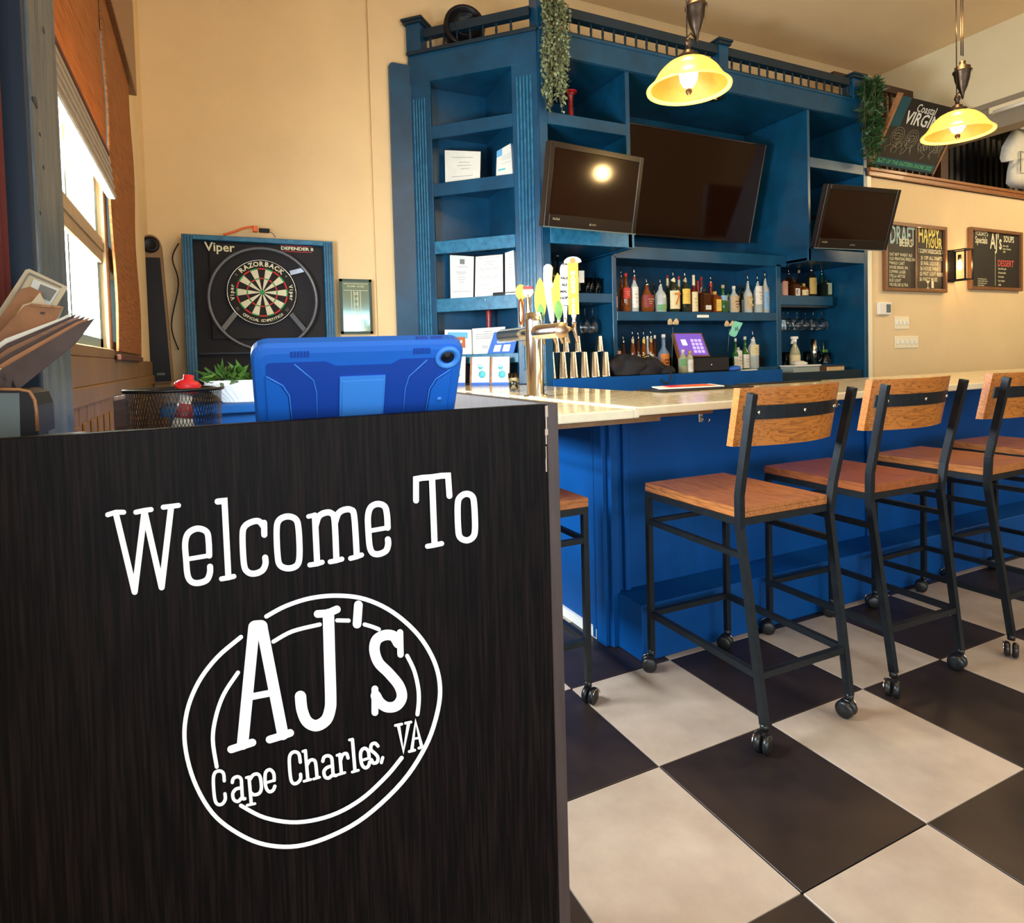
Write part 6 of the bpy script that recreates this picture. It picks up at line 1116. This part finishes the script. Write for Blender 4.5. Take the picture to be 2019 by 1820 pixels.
def plate_thing(name, label, cat, zx0, zy0, zx1, zy1, n, kind):
    a, b_ = onY(WX(zx0), WZ(zy1), RW-.005), onY(WX(zx1), WZ(zy0), RW-.005); t = thing(name, label, cat, (a.x, RW, a.z)); obj('plate', MB().box((a.x, RW-.008, a.z), (b_.x, RW-.001, b_.z), .003), 'trimw', t)
    for k in range(n):
        x = a.x+(b_.x-a.x)*(k+.5)/n; zc = (a.z+b_.z)/2
        obj('switch', MB().box((x-.009, RW-.022, zc-.02), (x+.009, RW-.006, zc+.022), .003), 'wht', t)
    return t
plate_thing('light_switch', 'cream four-gang switch plate below the thermostat', 'switch', 388, 1240, 560, 1390, 4, 0); plate_thing('dimmer_switch', 'cream five-gang switch plate, lower of the two', 'switch', 390, 1470, 670, 1620, 5, 0)
a, b_ = onY(WX(195), WZ(1215), RW-.02), onY(WX(335), WZ(1070), RW-.02); t = thing('thermostat', 'white thermostat with grey display on the cream wall', 'thermostat', (a.x, RW, a.z)); obj('body', MB().box((a.x, RW-.035, a.z), (b_.x, RW-.001, b_.z), .006), 'wht', t); obj('display', MB().box((a.x+(b_.x-a.x)*.55, RW-.037, a.z+.02), (b_.x-.015, RW-.034, b_.z-.02), .001), 'grey', t)
# ledge above the wall with leaning board, railing, shirt
lg2 = thing('display_ledge', 'varnished brown ledge board capping the cream wall', 'shelf', (6.5, 4.2, 2.985)); obj('ledge_top', MB().box((5.88, 4.06, 3.03), (12.0, 4.885, 3.062), .004), 'ledge', lg2); obj('fascia', MB().box((5.88, 4.075, 2.985), (12.0, 4.10, 3.03), .004), 'ledge', lg2)
Lm = lambda zx: 1680+zx*.21984
w_, h_, tl_ = .977, .635, .5; c = Vector((6.474, 3.972, 3.392)); Rb = Matrix.Translation(c) @ rot(0, tl_, 0)
t = thing('leaning_chalkboard', 'illustrated wood framed chalkboard tilting forward above the display ledge, beside the fern', 'chalkboard', (c.x, 4.1, 3.062))
def BP(x, d, z): return Rb @ Vector((x, d, z))
def bbx(mb, x0, x1, d0, d1, z0, z1): return mb.hexa([BP(x0, d0, z0), BP(x1, d0, z0), BP(x1, d1, z0), BP(x0, d1, z0), BP(x0, d0, z1), BP(x1, d0, z1), BP(x1, d1, z1), BP(x0, d1, z1)])
obj('board', bbx(MB(), -w_/2, w_/2, .0, .012, -h_/2, h_/2), 'chalk', t)
for x0, x1, z0, z1 in ((-w_/2-.03, -w_/2, -h_/2, h_/2+.02), (w_/2, w_/2+.012, -h_/2, h_/2+.02)): obj('frame_side', bbx(MB(), x0, x1, -.012, .03, z0, z1), 'woodlt', t)
e = Rb.to_3x3(); ex, ez = e @ X3, e @ Z3
obj('hanging_chain', MB().tube([BP(0, .015, h_/2), (c.x, 4.80, 4.0)], .003, 5), 'steel', t)
m = MB().text('Coastal', BP(-.20, -.001, .245), ex, ez, .10, 'LEFT', bold=.001).text('VIRGINIA', BP(-.30, -.001, .145), ex, ez, .16, 'LEFT', bold=.003); obj('title_lettering', m, 'paper', t)
obj('teal_corner', bbx(MB(), -w_/2, -.33, -.0008, 0, .05, h_/2), 'chalkt', t); m = bbx(MB(), -w_/2+.005, w_/2-.01, -.001, 0, -h_/2+.01, -h_/2+.085); obj('teal_banner', m, 'chalkt', t)
obj('banner_lettering', MB().text('BEST OF THE EASTERN SHORE 2022', BP(0, -.002, -h_/2+.048), ex, ez, .055, bold=.001), 'chalkg', t)
m = MB(); rnd = random.Random(5)
for gx in (-.30, -.08, .14, .36):
    for rr_ in (.095, .07, .04): m.tube([BP(gx+rr_*math.cos(g), -.001, -.03+rr_*.9*math.sin(g)) for g in [2*math.pi*i/18 for i in range(18)]], .0022, 4, True)
    for k in range(7): x = gx+rnd.uniform(-.09, .09); z = rnd.uniform(-.20, -.10); m.tube(sm([BP(x, -.001, z), BP(x+rnd.uniform(-.04, .04), -.001, z+.04), BP(x+rnd.uniform(-.05, .05), -.001, z+.07)], 3), .0025, 4)
    for k in range(3): m.tube([BP(gx-.07, -.001, -.05+.022*k), BP(gx+.07, -.001, -.045+.022*k)], .002, 4)
obj('chalk_drawing', m, 'chalkd', t)
dr = thing('dark_railing', 'dark wooden railing behind the leaning chalkboard', 'railing', (6.3, 4.6, 3.062)); ra, rb2 = onY(Lm(255), 178, 4.5), onY(Lm(790), 188, 4.5); r1 = onY(Lm(300), 803*.21984, 4.5); r2 = onY(Lm(690), 905*.21984, 4.5)
obj('top_rail', MB().bar((5.9, 4.5, r1.z), (r2.x+.2, 4.5, r2.z+.0), .07, .075), 'dkwood', dr)
for x in (300, 345, 410, 470, 530, 590, 650, 710): q = onY(Lm(x), 230, 4.5); obj('baluster', MB().box((q.x-.014, 4.486, 3.062), (q.x+.014, 4.514, r1.z)), 'dkwood', dr)
q = onY(Lm(770), 200, 4.5); np2 = obj('newel_post', MB().box((q.x-.07, 4.43, 3.062), (q.x+.07, 4.57, r2.z+.06)), 'dkwood', dr); obj('post_cap', MB().box((q.x-.11, 4.39, r2.z+.06), (q.x+.11, 4.61, r2.z+.10), .005), 'dkwood', np2)
cg = MB(); x = 6.9
pts = []
while x < 12.0:
    pts += [(x, 4.72), (x+.03, 4.70), (x+.07, 4.70), (x+.10, 4.72)]; x += .13
for (xa_, ya), (xb_, yb) in zip(pts, pts[1:]): cg.face([(xa_, ya, 3.062), (xb_, yb, 3.062), (xb_, yb, 3.95), (xa_, ya, 3.95)])
setp(obj('corrugated_panel', cg, 'corr'), 'black corrugated metal panel behind the white shirt', 'panel')
# shirt on a hanger
q = onY(2004, 300, 4.25); t = thing('hanging_shirt', 'white printed T-shirt on display above the ledge at the right edge', 'shirt', (q.x, 4.3, 3.07)); sx0 = q.x+.10
def sp_(x, y): v = onY(x, y, 4.22); return v
out = [(2000, 250), (1988, 268), (1975, 290), (1971, 312), (1974, 320), (1990, 318), (1985, 340), (1983, 362), (1992, 370), (2035, 376), (2075, 372), (2078, 330), (2090, 328), (2096, 300), (2075, 272), (2050, 258), (2030, 262)]
fr_ = MB(); P_ = [sp_(*p) for p in out]; c_ = sum(P_, Vector())/len(P_)
for sgn, dY in ((1, -.05), (-1, .05)):
    ctr = fr_.b.verts.new(c_+Vector((0, dY*1.2, 0))); inner = [fr_.b.verts.new(c_.lerp(p, .6)+Vector((.01*math.sin(i*2.1), dY*(1+.25*math.sin(i*1.7)), 0))) for i, p in enumerate(P_)]; outer = [fr_.b.verts.new(p) for p in P_]; n = len(P_)
    for i in range(n):
        j = (i+1) % n; fr_.b.faces.new((ctr, inner[i], inner[j])).smooth = True; fr_.b.faces.new((inner[i], outer[i], outer[j], inner[j])).smooth = True
bmesh.ops.remove_doubles(fr_.b, verts=fr_.b.verts, dist=.0005); obj('shirt', fr_, 'cloth', t)
q = onY(2016, 320, 4.155); m = MB()
for a_, b2 in ((-.08, .08),): m.box((q.x-.06, 4.15, q.z-.13), (q.x+.16, 4.154, q.z-.125)).box((q.x-.06, 4.15, q.z+.12), (q.x+.16, 4.154, q.z+.125)).box((q.x-.06, 4.15, q.z-.13), (q.x-.053, 4.154, q.z+.125)).box((q.x-.045, 4.15, q.z-.11), (q.x-.035, 4.154, q.z+.11))
obj('print', m, 'ink', t); hq = onY(2008, 245, 4.25); obj('mannequin_neck', MB().lathe([(.06, -.05), (.055, .03), (.05, .06), (0, .07)], hq+Vector((.06, 0, -.02)), 16), 'cloth', t); obj('support_rod', MB().bar((hq.x+.06, 4.25, 3.062), (hq.x+.06, 4.25, hq.z), .02), 'steel', t)
# light fixture on the beam
f0, f1 = onX(Lm(1235), 1010*.21984, XR-.06), onX(2060, 890*.21984, XR-.06)
t = thing('strip_light', 'white strip light fitting fixed along the grey beam', 'light', (XR-.04, 3.3, 3.58)); obj('housing', MB().box((XR-.08, f1.y-.1, 3.60), (XR-.016, f0.y, 3.66), .006), 'header', t); obj('tube', MB().tube([(XR-.09, f1.y-.1, 3.60), (XR-.09, f0.y-.05, 3.60)], .016, 10), 'wht', t)
# ================================================================== HANGING PLANTS
def hanging(name, label, top, strands, L, spread, m, leafm, lw, ll, nleaf):
    t = thing(name, label, 'plant', top); rnd = random.Random(len(label))
    stm = MB(); lf = MB()
    for i in range(strands):
        a = rnd.uniform(0, 6.28); r = spread*math.sqrt(rnd.random()); x, y = top[0]+r*math.cos(a), top[1]+r*.6*math.sin(a)-.02; l = L*rnd.uniform(.55, 1)
        pts = sm([(top[0]+(x-top[0])*.3, top[1]+(y-top[1])*.3+.03, top[2]), (x, y-.03, top[2]+.02), (x+rnd.uniform(-.02, .02), y-.04, top[2]-l*.4), (x+rnd.uniform(-.03, .03), y-.03, top[2]-l*.75), (x+rnd.uniform(-.04, .04), y-.04, top[2]-l)], 5); stm.tube(pts, .002, 4)
        for k in range(nleaf):
            p = pts[rnd.randrange(len(pts))]; p = p.lerp(pts[rnd.randrange(len(pts))], .15); d = Vector((rnd.uniform(-1, 1), rnd.uniform(-1, .6), rnd.uniform(-1, .5))).normalized(); s_ = d.cross(Vector((rnd.random()-.5, rnd.random()-.5, rnd.random()))).normalized(); l2 = ll*rnd.uniform(.6, 1.2); w2 = lw*rnd.uniform(.7, 1.1)
            v = [lf.b.verts.new(q) for q in (p, p+d*l2*.4+s_*w2, p+d*l2, p+d*l2*.4-s_*w2)]; lf.b.faces.new(v)
    obj('stems', stm, 'stem', t, kind='stuff'); obj('foliage', lf, leafm, t, kind='stuff')
    obj('pot', MB().lathe([(0, 0), (.05, 0), (.06, .06), (.055, .06), (0, .05)], (top[0], top[1]+.10, 3.69), 14), 'dkwood', t)
q = onY(1089, 12, 4.02); hanging('trailing_plant', 'pale sage trailing plant hanging over the bookcase corner', (q.x, 4.05, q.z), 34, .78, .11, None, 'sage', .011, .030, 70)
q = onY(1706, 172, 4.03); hanging('fern', 'dark green fern hanging over the right end of the back bar', (q.x, 4.02, q.z), 30, .80, .11, None, 'green2', .014, .10, 34)
